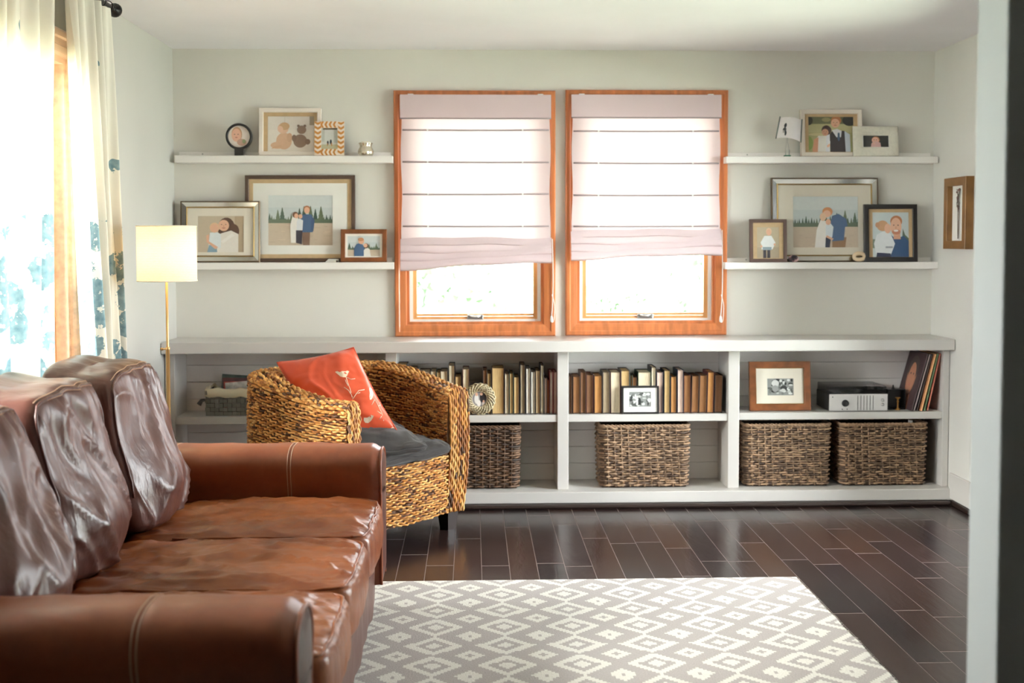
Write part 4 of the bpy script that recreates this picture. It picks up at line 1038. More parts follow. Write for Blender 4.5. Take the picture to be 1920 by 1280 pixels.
# ---------------- records leaning right against the side panel
zt = atY(1745, 662, YD + .03)[1]
Ls = .312
cols = [((70, 52, 54), 'dark brown record sleeve with an orange face on its cover, front of the leaning records', 1740, .004), ((150, 136, 136), 'grey record sleeve, second of the leaning records', 1748, .003), ((58, 48, 46), 'black record sleeve, third of the leaning records', 1753, .003), ((226, 156, 110), 'orange record sleeve, fourth of the leaning records', 1758, .003), ((96, 120, 88), 'green record sleeve, fifth of the leaning records', 1762, .0035), ((196, 110, 92), 'rust red record sleeve, last of the leaning records, next to the side panel', 1766, .003)]
xin = PX[4][0]
hsh = zc0 - zsh
hL = min(Ls, hsh - .010)
for i, (c, lb, px, th) in enumerate(cols):
    top_x = xin - .004 - .0145 * (5 - i)
    bot_x = top_x - (.085 - .004 * i if i else .082)
    hz = min(hL, math.sqrt(max(.01, Ls ** 2 - (top_x - bot_x) ** 2)))
    ang = math.atan2(top_x - bot_x, hz)
    e = thing('record_sleeve', (bot_x, YD + .012 + .006 * ((i * 7) % 3), zsh + .001), lb, 'record', 'records leaning in the right compartment')
    e.rotation_euler = (0, ang, 0)
    hl = hz / math.cos(ang)
    th = .008
    m_ = MB(); m_.box(-th, 0, 0, .245, 0.001, hl)
    m_.build('sleeve', mat('sleeve_%d' % i, c, .55, var=.12, vscale=30), e, local=True)
    m_ = MB(); m_.box(-th * .7, -th * .3, -.0006, .006, .003, hl - .004); m_.build('sleeve_edge', mat('sleeve_edge_%d' % i, [min(255, int(v * 1.25 + 25)) for v in c], .7), e, local=True)
    if i == 0:
        m_ = MB(); X_ = -th - .0006
        for (pts, cc) in [ell(.5, .58, .26, .34, (178, 112, 78)), ell(.5, .72, .28, .22, (64, 44, 38)), ell(.5, .54, .2, .28, (196, 130, 96)), ell(.42, .62, .03, .02, (60, 40, 34), 8), ell(.58, .62, .03, .02, (60, 40, 34), 8), ell(.5, .42, .06, .02, (196, 110, 92), 8), ([(.3, .0), (.72, .0), (.66, .26), (.4, .26)], (150, 92, 66))]:
            m_.poly([(X_ - .00005 * len(m_.f), .24 * (1 - a), hl * b) for a, b in pts], lin(cc))
        m_.build('cover_print', M['print'], e, local=True)

# ---------------- woven storage baskets
M['weave'] = attr_mat('sea_grass_weave', .65, var=.25)
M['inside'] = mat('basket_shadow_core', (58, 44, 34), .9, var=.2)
def lerp3(a, b, k): return tuple(a[i] * (1 - k) + b[i] * k for i in range(3)) + (1,)
def make_basket(name, w_, d_, h_, seed, pal, rows=26, stakes=13):
    g = random.Random(seed)
    e = bpy.data.objects.new(name, None); COL.objects.link(e); e.empty_display_size = .05
    r = .02
    per = []
    def loop(taper):
        a, b = w_ / 2 * taper, d_ / 2 * taper; P = []
        sp = w_ / stakes / 4
        for (x0, y0, x1, y1) in ((-a + r, -b, a - r, -b), (a, -b + r, a, b - r), (a - r, b, -a + r, b), (-a, b - r, -a, -b + r)):
            n_ = max(4, int(round(math.hypot(x1 - x0, y1 - y0) / sp / 4)) * 4)
            for k in range(n_ + 1): P.append((x0 + (x1 - x0) * k / n_, y0 + (y1 - y0) * k / n_, k))
        return P
    m_ = MB(); m_.smooth = True
    for j in range(rows):
        f = (j + .5) / rows; z = .008 + (h_ - .02) * f; tp = .965 + .035 * f
        P = loop(tp); pts = []
        wob = [g.uniform(-.0012, .0012) for _ in range(8)]
        for i, (x, y, k) in enumerate(P):
            n_ = Vector((x / (w_ / 2), 0, 0)) if abs(abs(x) - w_ / 2 * tp) < 1e-4 else Vector((0, y / abs(y) if y else 0, 0))
            amp = .0058 * math.sin(math.pi * (k / 4 + j) + .8)
            pts.append(Vector((x, y, z + wob[i % 8] + .0012 * math.sin(i * .7 + j))) + n_.normalized() * amp if n_.length else Vector((x, y, z)))
        cs = []; cur = None
        for i in range(len(pts) + 2):
            if cur is None or g.random() < .45: cur = lerp3(lin(pal[0]), lin(pal[1]), g.random() ** 1.1)
            cs.append(cur)
        m_.tube(pts, (h_ / rows) * .42, 5, closed=True, col=lambda i: cs[i])
    m_.build('woven_wall', M['weave'], e, local=True)
    # stakes
    m_ = MB(); m_.smooth = True
    P = loop(1.0); P0 = loop(.965)
    for (x, y, k), (xa, ya, _) in zip(P, P0):
        if k % 4 == 2: m_.tube([(xa, ya, .006), (x, y, h_ - .006)], .0042, 5, col=lerp3(lin(pal[0]), lin(pal[1]), g.uniform(.3, .9)))
    m_.build('stakes', M['weave'], e, local=True)
    # rim braid
    m_ = MB(); m_.smooth = True
    for ph in (0, 1):
        pts = []
        for i, (x, y, k) in enumerate(P):
            pts.append((x * (1 + .012 * math.sin(i * 1.3 + ph * 3.14)), y * (1 + .015 * math.sin(i * 1.3 + ph * 3.14)), h_ - .007 + .005 * math.cos(i * 1.3 + ph * 3.14)))
        cs = [lerp3(lin(pal[0]), lin(pal[1]), g.uniform(.4, 1)) for _ in range(len(pts) + 2)]
        m_.tube(pts, .0055, 6, closed=True, col=lambda i: cs[i])
    m_.build('braided_rim', M['weave'], e, local=True)
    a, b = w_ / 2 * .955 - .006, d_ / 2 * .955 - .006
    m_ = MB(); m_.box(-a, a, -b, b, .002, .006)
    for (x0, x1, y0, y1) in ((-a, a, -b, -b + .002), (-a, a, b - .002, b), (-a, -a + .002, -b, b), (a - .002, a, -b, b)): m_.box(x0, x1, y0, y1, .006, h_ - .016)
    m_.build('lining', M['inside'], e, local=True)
    return e
YBK = YD + .02
def bpx(xa, xb, yt, Y): 
    a, z = atY(xa, yt, Y); b, _ = atY(xb, yt, Y); return a, b, z
bs = [(1124, 1295, 797, 'brown woven storage basket alone in the third compartment, below the books'), (1395, 1560, 797, 'brown woven storage basket, left one of the pair under the record player'), (1577, 1741, 796, 'brown woven storage basket, right one of the pair under the records'), (806, 976, 797, 'dark woven storage basket half hidden behind the wicker armchair')]
a, b, z = bpx(*bs[0][:3], YBK); BW, BH = b - a, z - ZBOT
BDp = .235
pa = ((76, 58, 46), (174, 142, 112)); pd = ((52, 40, 33), (118, 88, 64))
proto = make_basket('storage_basket', BW, BDp, BH, 5, pa)
protod = make_basket('storage_basket', BW, BDp, BH, 9, pd, rows=27, stakes=12)
def copy_tree(o):
    r_ = o.copy(); COL.objects.link(r_)
    for c in list(o.children):
        k = c.copy(); COL.objects.link(k); k.parent = r_; k.matrix_parent_inverse = c.matrix_parent_inverse
    return r_
for i, (xa, xb, yt, lb) in enumerate(bs):
    o = proto if i == 0 else (protod if i == 3 else copy_tree(proto))
    a, b, z = bpx(xa, xb, yt, YBK)
    o.location = ((a + b) / 2, YBK + BDp / 2 + .004, ZBOT + .0005)
    o.scale = ((b - a) / BW * .985, 1, 1)
    tag(o, lb, 'basket', 'woven storage baskets')
for c in protod.children: pass

# white paper peeping out of the rightmost basket
xw, zw = atY(1710, 792, YBK + .02); e = thing('paper_scrap', (xw, YBK + .03, ZBOT + .02), 'white paper tip poking out of the rightmost woven basket', 'paper')
m_ = MB(); m_.quad((-.014, 0, 0), (.012, .004, 0), (.010, .008, BH - .018 + .006), (-.016, .004, BH - .018 + .012)); m_.build('paper', M['mat_white'], e, local=True)

# ---------------- grey fabric-lined basket with magazines (far left compartment)
Yb = YD + .05; zsh = SH[0][2]
x0, z1 = atY(386, 731, Yb); x1 = x0 + .36
e = thing('lined_basket', ((x0 + x1) / 2, Yb, zsh + .0005), 'grey woven basket with a cream cloth lining in the far left compartment', 'basket')
w2 = (x1 - x0) / 2; hb = z1 - zsh; d2 = .22
m_ = MB(); nb_, nr = 16, 6
g = random.Random(2)
for (n_, ln, put) in ((16, 2 * w2, lambda u0, u1, z0, z1, o: m_.box(-w2 + u0, -w2 + u1, -.002 - o, .003, z0, z1)), (10, d2, lambda u0, u1, z0, z1, o: m_.box(-w2 - .002 - o, -w2 + .003, u0, u1, z0, z1)), (10, d2, lambda u0, u1, z0, z1, o: m_.box(w2 - .003, w2 + .002 + o, u0, u1, z0, z1)), (16, 2 * w2, lambda u0, u1, z0, z1, o: m_.box(-w2 + u0, -w2 + u1, d2 - .003, d2 + .002 + o, z0, z1))):
    for i in range(n_):
        for j in range(nr):
            o_ = .0035 if (i + j) % 2 else 0
            k = g.uniform(.8, 1.15); c = tuple(min(1, v * k) for v in lin((118, 118, 112))[:3]) + (1,)
            put(ln * i / n_ + .0006, ln * (i + 1) / n_ - .0006, hb * j / nr + .0006, hb * (j + 1) / nr - .0006, o_, ) if False else None
            m_.col = c; put(ln * i / n_ + .0006, ln * (i + 1) / n_ - .0006, hb * .97 * j / nr + .001, hb * .97 * (j + 1) / nr - .0006, o_); m_.col = None
m_.box(-w2, w2, 0, d2, 0, .004, lin((90, 90, 86)))
m_.build('woven_body', attr_mat('grey_paper_weave', .75), e, local=True)
M['cream_cloth'] = mat('cream_cloth', (226, 214, 186), .9, bump=.3, bscale=90, bdist=.003)
m_ = MB(); m_.smooth = True
def lin_f(u, v):
    a = 6.2832 * u; k = 10
    cx, cy = math.cos(a), math.sin(a); q = (abs(cx) ** k + abs(cy) ** k) ** (-1 / k)
    off = (.006, .011, .012, .004, -.006)[min(4, int(v * 4 + .001))]; zz = (-.040, -.034, .0, .008, -.02)[min(4, int(v * 4 + .001))]
    return (cx * q * (w2 + off), d2 / 2 + cy * q * (d2 / 2 + off), hb + zz + .003 * math.sin(a * 11) + .002 * math.sin(a * 23))
m_.grid(lin_f, 96, 4, cu=True); m_.build('lining_flap', M['cream_cloth'], e, local=True)
m_ = MB(); m_.smooth = True; m_.tube([(-w2 - .004, -.006, hb * .62), (-w2 - .02, -.012, hb * .6), (-w2 - .034, -.014, hb * .45)], lambda t: .007 + .006 * t, 8); m_.build('side_tie', mat('grey_tie', (84, 84, 80), .85), e, local=True)
MBX = e.location.copy()
mg = [((70, 92, 88), .20, .055, 'dark green magazine tilted at the back of the grey lined basket', .02), ((96, 48, 52), .16, .045, 'dark red magazine in the middle of the grey lined basket', .06), ((188, 60, 48), .15, .032, 'red magazine with pale edge near the front of the grey lined basket', .09), ((196, 190, 184), .14, .036, 'white magazine lying across the front of the grey lined basket', .12), ((70, 78, 92), .17, .05, 'blue-grey magazine behind the others in the grey lined basket', .035)]
for i, (c, h_, up, lb, y_) in enumerate(mg):
    e2 = thing('magazine', (MBX.x - .035 + .02 * i, MBX.y + d2 - .02 - y_, zsh + .02), lb, 'magazine', 'magazines in the grey basket')
    e2.rotation_euler = (R(-6), R(4 - 3 * i), 0)
    m_ = MB(); m_.box(-.11, .12 + .01 * i, 0, .006, 0.004, hb - .02 + up); m_.build('pages', M['mat_white'], e2, local=True)
    m_ = MB(); m_.box(-.112, .122 + .01 * i, -.0015, 0, 0.003, hb - .019 + up); m_.box(-.112, .122 + .01 * i, .006, .0075, 0.003, hb - .019 + up); m_.build('cover', mat('magazine_cover_%d' % i, c, .3, var=.5, vscale=25), e2, local=True)
# ================================================================ RUG
RX0, RX1, RY0, RY1 = -.90, 1.322, 1.7, 4.812
t = NT('ikat_rug')
co = t.obj_co(); sp = t.node('ShaderNodeSeparateXYZ'); t.link(co, sp.inputs[0])
PXR, PYR = .2445, .1945
st = .0111
def snap(v): return t.math('MULTIPLY', t.math('FLOOR', t.math('DIVIDE', v, st)), st)
xs_ = snap(t.math('ADD', sp.outputs['X'], .00555)); ys_ = snap(t.math('ADD', sp.outputs['Y'], .00555))
def tri(v, P, ph):   # 0 at centre .. 1 at cell edge
    f = t.math('FRACT', t.math('ADD', t.math('DIVIDE', t.math('SUBTRACT', v, ph), P), 100.5))
    return t.math('MULTIPLY', t.math('ABSOLUTE', t.math('SUBTRACT', f, .5)), 2.0)
XC0 = -.134; YC0 = 4.611
tu = tri(xs_, PXR, XC0); tv = tri(ys_, PYR, YC0)
a_ = t.math('MULTIPLY_ADD', tu, 1.18, tv)
c_ = t.math('ADD', t.math('DIVIDE', t.math('SUBTRACT', 1.0, tu), .40), t.math('DIVIDE', t.math('SUBTRACT', 1.0, tv), .54))
def between(v, lo, hi): return t.math('MULTIPLY', t.math('GREATER_THAN', v, lo), t.math('LESS_THAN', v, hi))
fac = t.math('ADD', t.math('ADD', between(a_, -1, .31), between(a_, .62, .99)), between(c_, .28, 1.0))
fac = t.math('MINIMUM', fac, 1.0)
nz = t.noise(180, 3, co)
grey = t.mix(nz, lin((140, 133, 130)), lin((172, 165, 161))); wh = t.mix(nz, lin((178, 174, 166)), lin((211, 208, 201)))
t.link(t.mix(fac, grey, wh), t.b.inputs['Base Color']); t.b.inputs['Roughness'].default_value = .95; t.b.inputs['Specular IOR Level'].default_value = .1
t.bump(t.math('ADD', nz, t.math('MULTIPLY', fac, .5)), .5, .004)
e = thing('area_rug', (0, 0, 0), 'light grey rug with cream stepped diamond pattern on the dark floor', 'rug')
m_ = MB()
m_.grid(lambda u, v: (RX0 + (RX1 - RX0) * u + .003 * math.sin(v * 70) * (u > .99), RY0 + (RY1 - RY0) * v, .011), 4, 90)
n0 = len(m_.v)
m_.grid(lambda u, v: (RX1 + .003 * math.sin(u * 70) + (.003 if v else 0), RY0 + (RY1 - RY0) * u, .011 * (1 - v) + .0005), 90, 1)
m_.grid(lambda u, v: (RX0 + (RX1 - RX0) * u, RY1 + (.003 if v else 0), .011 * (1 - v) + .0005), 60, 1)
m_.grid(lambda u, v: (RX0, RY0 + (RY1 - RY0) * u, .011 * (1 - v) + .0005), 4, 1)
m_.grid(lambda u, v: (RX0 + (RX1 - RX0) * u, RY0, .011 * (1 - v) + .0005), 4, 1)
m_.build('pile', t.m, e)
g = random.Random(8)
m_ = MB()
for k in range(2600):
    y = RY0 + (RY1 - RY0) * g.random(); x = RX1; l = g.uniform(.003, .011) * (1.6 if noise.noise(Vector((0, y * 9, 0))) > .15 else 1); a = g.uniform(-.6, .6)
    m_.poly([(x - .002, y - .0008, g.uniform(.004, .011)), (x - .002, y + .0008, g.uniform(.004, .011)), (x + l * math.cos(a), y + l * math.sin(a), g.uniform(.002, .011))])
for k in range(1200):
    x = RX0 + (RX1 - RX0) * g.random(); y = RY1; l = g.uniform(.002, .006); a = g.uniform(-.6, .6)
    m_.poly([(x - .0008, y - .002, g.uniform(.004, .011)), (x + .0008, y - .002, g.uniform(.004, .011)), (x + l * math.sin(a), y + l * math.cos(a), g.uniform(.002, .011))])
tag(m_.build('edge_fuzz', mat('rug_edge_wool', (206, 198, 190), .95), e), kind='stuff')

# ================================================================ LEATHER SOFA
def leather(name, rgb, rgb2, rough=.34, wr=.35, sc_=7.0, stretch=(1, 1, 1)):
    t = NT(name); co = t.obj_co()
    n1 = t.noise(2.4, 5, co, rough=.6); n2 = t.noise(38, 4, co)
    t.link(t.mix(t.math('MULTIPLY_ADD', n2, .35, t.math('MULTIPLY_ADD', n1, 2.0, -.72)), lin(rgb), lin(rgb2)), t.b.inputs['Base Color'])
    t.link(t.math('MULTIPLY_ADD', n1, .30, rough - .16), t.b.inputs['Roughness'])
    t.b.inputs['Specular IOR Level'].default_value = .42
    # creases: stretched ridged noise plus fine grain
    mp = t.node('ShaderNodeMapping'); mp.inputs['Scale'].default_value = stretch; t.link(co, mp.inputs['Vector'])
    w1 = t.noise(sc_, 4, mp.outputs[0], rough=.55)
    rid = t.math('ABSOLUTE', t.math('SUBTRACT', w1, .5))
    v = t.node('ShaderNodeTexVoronoi'); v.inputs['Scale'].default_value = 420; t.link(co, v.inputs['Vector'])
    h1 = t.math('MULTIPLY', t.math('POWER', t.math('SUBTRACT', 1.0, t.math('MULTIPLY', rid, 3.2)), 3.0), wr)
    b = t.node('ShaderNodeBump'); b.inputs['Strength'].default_value = .55; b.inputs['Distance'].default_value = .009; t.link(h1, b.inputs['Height'])
    b2 = t.node('ShaderNodeBump'); b2.inputs['Strength'].default_value = .10; b2.inputs['Distance'].default_value = .0008; t.link(v.outputs['Distance'], b2.inputs['Height']); t.link(b.outputs[0], b2.inputs['Normal'])
    t.link(b2.outputs[0], t.b.inputs['Normal'])
    return t.m
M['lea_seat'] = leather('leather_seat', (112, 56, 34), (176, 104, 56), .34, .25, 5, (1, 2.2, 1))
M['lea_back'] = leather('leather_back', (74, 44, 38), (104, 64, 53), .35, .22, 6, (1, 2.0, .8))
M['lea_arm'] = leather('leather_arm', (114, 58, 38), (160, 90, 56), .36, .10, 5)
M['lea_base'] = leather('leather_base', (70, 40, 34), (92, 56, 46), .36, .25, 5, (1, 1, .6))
M['stitch'] = mat('stitch_thread', (188, 150, 122), .6)
M['wood_dark'] = mat('dark_walnut_foot', (40, 28, 24), .35)
SX0, SXF = -1.44, -.335       # back, front
SY0, SY1 = 2.355, 4.545
AW = .25
e = thing('leather_sofa', ((SX0 + SXF) / 2, (SY0 + SY1) / 2, 0), 'brown leather three-seat sofa with rolled arms along the curtained window', 'sofa')
SF = e
ZR0 = .012
# base with a sagging front panel
m_ = MB(); m_.smooth = True
def dsp(amp, f, str_=(1, 1, 1)):
    def fn(p, c):
        q = Vector((p.x * str_[0], p.y * str_[1], p.z * str_[2]))
        return p + Vector((c[0], c[1], c[2])).normalized() * amp * noise.noise(q * f)
    return fn
cy_ = (SY0 + SY1) / 2
C = Vector(((SX0 + .04 + SXF - .022) / 2, cy_, .17))
def base_d(p, c):
    p = dsp(.010, 9, (1, 1, .4))(p, c)
    if c[0] > .8: p.x += .003 * math.sin(p.y * 26 + 1.3) * max(0, .5 - c[2]) * .6
    return p + C
m_.soft(((SXF - .022 - SX0 - .04) / 2, (SY1 - SY0) / 2 - .03, .135), 14, 34, base_d)
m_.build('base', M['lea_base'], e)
# gathered front band under the cushions
m_ = MB(); m_.smooth = True
def band(u, v):
    y = SY0 + AW - .02 + (SY1 - SY0 - 2 * AW + .04) * u
    a = math.pi * v; s_ = .018 + .016 * noise.noise(Vector((y * 4, v, 3)))
    return (SXF - .030 + s_ * math.sin(a) * .9 + .004 * math.sin(y * 40) * math.sin(a), y, .318 - .10 * v + .014 * math.sin(y * 4.1 + 1) * math.sin(a))
m_.grid(band, 120, 10); m_.build('front_band', M['lea_base'], e)
m_ = MB(); m_.smooth = True; m_.tube([(SXF - .006 + .006 * noise.noise(Vector((0, k * .13, 2))), SY0 + AW - .01 + (SY1 - SY0 - 2 * AW + .02) * k / 60, .300 + .012 * noise.noise(Vector((k * .11, 0, 0)))) for k in range(61)], .009, 8); m_.build('front_welt', M['lea_base'], e)
for (fx_, fy_) in ((SX0 + .09, SY0 + .12), (SX0 + .09, SY1 - .12), (SXF - .10, SY0 + .12), (SXF - .10, SY1 - .12)):
    m_ = MB(); m_.smooth = True; z_ = ZR0 if fx_ > RX0 else 0
    m_.lathe([(0, z_), (.022, z_), (.028, z_ + .03), (.034, .085), (0, .085)], 16, (fx_, fy_, 0)); m_.build('foot', M['wood_dark'], e)
# rolled arms
def arm(yc, sgn):
    n = 40
    prof = []   # (dy, z) cross-section, outer side = sgn
    pts = [(-.100, .14), (-.102, .30), (-.106, .42), (-.112, .49), (-.128, .54), (-.130, .585), (-.105, .622), (-.055, .640), (0, .642), (.055, .638), (.105, .618), (.130, .578), (.130, .53), (.114, .49), (.106, .42), (.102, .30), (.100, .14)]
    P = crom([(0, a, b) for a, b in pts], 3)
    NP = len(P) - 1
    xs0, xs1 = SX0 + .03, SXF - (.022 if sgn < 0 else 0)
    m_ = MB(); m_.smooth = True
    def fn(u, v):
        p = P[int(round(v * NP))]
        x = xs0 + (xs1 - xs0) * u
        y = p.y; z = p.z
        for q in (0.30, 0.70):                    # sewn seams squeeze the roll slightly
            dd = (u - q) / .012; k = math.exp(-dd * dd) * .004
            if z > .45: y *= 1 - k * 4; z -= k
        ny = noise.noise(Vector((x * 5, y * 6, z * 6 + yc * 3))) * .006
        nx = noise.noise(Vector((x * 16, y * 5, z * 9 + 5))) * .003
        z2 = z + (ny + nx) * (z > .5)
        k = sstep(.955, 1.0, u)                    # rounded over at the front
        y = y * (1 - .10 * k * k); z2 = z2 - (.02 * k * k if z > .5 else 0)
        return (x, yc + y + ny, z2)
    m_.grid(fn, 90, NP); ARM = m_.build('arm', M['lea_arm'], SF)
    # front panel
    m_ = MB(); m_.smooth = True
    cen = Vector((xs1 + .012, yc, .40)); ring = [Vector(fn(1.0, j / NP)) for j in range(NP + 1)]
    n0 = len(m_.v); L = 6
    for l in range(L + 1):
        k = l / L
        for r_ in ring:
            q = r_.lerp(Vector((cen.x, yc, min(max(r_.z, .2), .56))), k ** 1.4)
            q.x = xs1 + .014 * math.sin(k * math.pi / 2) + .002 * noise.noise(q * 12)
            m_.v.append(q)
    for l in range(L):
        for j in range(NP):
            a = n0 + l * (NP + 1) + j; m_.face((a, a + NP + 1, a + NP + 2, a + 1))
    pa_ = m_.build('arm_front', M['lea_base'], SF)
    m_ = MB(); m_.smooth = True; m_.tube([r_ + Vector((.002, 0, 0)) for r_ in ring], .0055, 8); m_.build('piping', M['lea_arm'], pa_)
    # double stitched seams over the roll
    for q in (.30, .70):
        for d_ in (-.006, .006):
            m_ = MB(); m_.smooth = True
            m_.tube([Vector(fn(q + d_ / 1.1, j / NP)) * 1.0 + Vector((0, 0, .0015)) + Vector((0, .0016 * (1 if P[j].y > 0 else -1), 0)) for j in range(8, NP - 7)], .0016, 5)
            m_.build('seam', M['stitch'], ARM)
arm(SY0 + AW / 2 + .01, -1); arm(SY1 - AW / 2 - .01, 1)
# back frame
m_ = MB(); m_.smooth = True
C2 = Vector((SX0 + .075, cy_, .50))
m_.soft((.075, (SY1 - SY0) / 2 - .02, .36), 9, 24, lambda p, c: dsp(.006, 6)(p, c) + C2)
m_.build('back_frame', M['lea_arm'], e)

def wr(p, f, seed, ax):
    """sharp leather folds: ridged noise, long across axis ax"""
    q = Vector((p.x * f[0], p.y * f[1], p.z * f[2])) + Vector((seed * 3.1, seed * 1.7, seed * .9))
    q += Vector((noise.noise(q * 1.7 + Vector((5, 0, 0))), noise.noise(q * 1.7 + Vector((0, 9, 0))), noise.noise(q * 1.7))) * .5
    n1 = 1 - abs(noise.noise(q)) * 2.2; n2 = 1 - abs(noise.noise(q * 2.1 + Vector((7, 7, 7)))) * 2.2
    return max(0, n1) ** 3 * .7 + max(0, n2) ** 3 * .35 - .35
# seat cushions
cuts = [2.625, 3.150, 3.712, 4.285]
SEATX0 = -1.10
for i in range(3):
    ya, yb = cuts[i], cuts[i + 1]
    hx, hy, hz = (SXF + .012 - SEATX0) / 2, (yb - ya) / 2 - .003, .085
    C3 = Vector(((SXF + .012 + SEATX0) / 2, (ya + yb) / 2, .385))
    def sd(p, c, i=i, hx=hx, hy=hy):
        u, v = p.x / hx, p.y / hy
        if c[2] > 0:
            p.z += .022 * (1 - u * u) * (1 - v ** 4) - .012 * math.exp(-((u + .25) ** 2 + v * v) / .35)
            edge = (1 - abs(v) ** 6) * (1 - max(0, u) ** 10)
            p.z += .020 * wr(p, (3.2, 6.5, 2), i + 1, 0) * edge + .006 * noise.noise(p * 14 + Vector((i, 0, 0)))
        if c[0] > .9:
            p.x += .014 * (1 - v * v) * (1 - (p.z / .09) ** 2) + .005 * noise.noise(Vector((p.y * 26, p.z * 5, i)))
        return p + C3
    m_ = MB(); m_.smooth = True; m_.soft((hx, hy, hz), 9, 56, sd); sc1 = m_.build('seat_cushion', M['lea_seat'], SF)
    # piping around the front of the top seam
    def edge_pt(cx, cy, cz):
        k = 9; r_ = (abs(cx) ** k + abs(cy) ** k + abs(cz) ** k) ** (-1 / k)
        return sd(Vector((cx * r_ * hx, cy * r_ * hy, cz * r_ * hz)), (cx, cy, cz))
    pts = [edge_pt(-.6 + 1.52 * k / 20, -1, .92) + Vector((0, -.001, .002)) for k in range(21)] + [edge_pt(1, -.94 + 1.88 * k / 24, .92) + Vector((.002, 0, .002)) for k in range(25)] + [edge_pt(.92 - 1.52 * k / 20, 1, .92) + Vector((0, .001, .002)) for k in range(21)]
    m_ = MB(); m_.smooth = True; m_.tube(pts, .0042, 6); m_.build('piping', M['lea_seat'], sc1)
    pts2 = [p + Vector((.004, 0, -.010)) for p in pts[21:46]]
    m_ = MB(); m_.smooth = True; m_.tube(pts2, .0012, 5); m_.build('stitching', M['stitch'], sc1)
# back cushions, leaning, overstuffed at the bottom
for i in range(3):
    ya, yb = cuts[i] - (.02 if i == 0 else 0), cuts[i + 1]
    hy = (yb - ya) / 2 - .004; hz = .262; hx = .125
    C4 = Vector(((-1.205, -1.215, -1.18)[i], (ya + yb) / 2, .712)); LN = (.50, .38, .38)[i]
    def bd(p, c, i=i, hy=hy):
        v, w_ = p.y / hy, p.z / hz
        x = p.x
        if c[0] > 0:   # face: bulges low down
            x += (.078, .072, .066)[i] * (1 - v * v * .75) * math.exp(-((w_ + .45) / .62) ** 2) * max(0, c[0])
            x += .014 * (1 - v * v) * max(0, c[0])
            e1 = (1 - abs(v) ** 5) * (1 - max(0, w_) ** 8)
            x += .034 * wr(Vector((0, p.y + p.z * .45 * (1 if i % 2 else -.7), p.z)), (1, 3.6, 2.2), i + 4, 2) * e1 * max(0, c[0])
            x += .014 * noise.noise(Vector((i, p.y * 6, p.z * 6)))
            x += .0045 * math.sin(p.y * 75 + 5 * noise.noise(Vector((p.y * 8, p.z * 4, i)))) * math.exp(-(1 - w_) / .35) * e1
        y = p.y * (1 + .03 * math.exp(-((w_ + .3) / .5) ** 2))
        z = p.z
        if c[2] > .5:
            z += .010 * noise.noise(Vector((p.x * 10, p.y * 12, i * 5))) + .014 * (1 - v ** 2) * c[2]
            z += .030 * min(1, max(0, -p.x / hx))    # top rises to the rear
        if c[2] < -.5: z *= 1 - .05 * abs(v)
        x += -.42 * LN * (z + .26)    # lean back
        return Vector((x + .03, y, z)) + C4
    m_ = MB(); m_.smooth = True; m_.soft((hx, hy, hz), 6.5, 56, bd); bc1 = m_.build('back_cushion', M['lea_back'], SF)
    def ep(cx, cy, cz, k=6.5):
        r_ = (abs(cx) ** k + abs(cy) ** k + abs(cz) ** k) ** (-1 / k)
        return bd(Vector((cx * r_ * hx, cy * r_ * hy, cz * r_ * hz)), (cx, cy, cz))
    pts = [ep(.93, -1 + 0 * k, -.5 + 1.4 * k / 14) for k in range(15)] + [ep(.93, -.93 + 1.86 * k / 26, 1) for k in range(27)] + [ep(.93, 1, .9 - 1.4 * k / 14) for k in range(15)]
    m_ = MB(); m_.smooth = True; m_.tube([p + Vector((.001, 0, .002)) for p in pts], .0042, 6); m_.build('piping', M['lea_back'], bc1)
    for dd in (.008, -.010):
        m_ = MB(); m_.smooth = True; m_.tube([ep(.93 - (.1 if dd < 0 else -.03), -.9 + 1.8 * k / 26, 1) + Vector((0, 0, .0022)) for k in range(27)], .0014, 5); m_.build('stitching', M['stitch'], bc1)

# ================================================================ WICKER ARMCHAIR
M['wicker'] = attr_mat('water_hyacinth', .6, var=.30)
M['wick_core'] = mat('wicker_core', (96, 62, 34), .9, var=.3, vscale=30)
ang = R(48)
CH = Vector((-.586, 5.705, 0))
e = thing('wicker_armchair', CH, 'golden woven wicker barrel armchair turned towards the rug, behind the sofa arm', 'armchair', rz=ang)
half = [(.385, -.41), (.412, -.33), (.446, -.20), (.462, -.05), (.452, .10), (.405, .23), (.32, .325), (.20, .378), (.06, .395)]
outer = crom([(x, y, 0) for x, y in half] + [(-x, y, 0) for x, y in reversed(half)], 12)
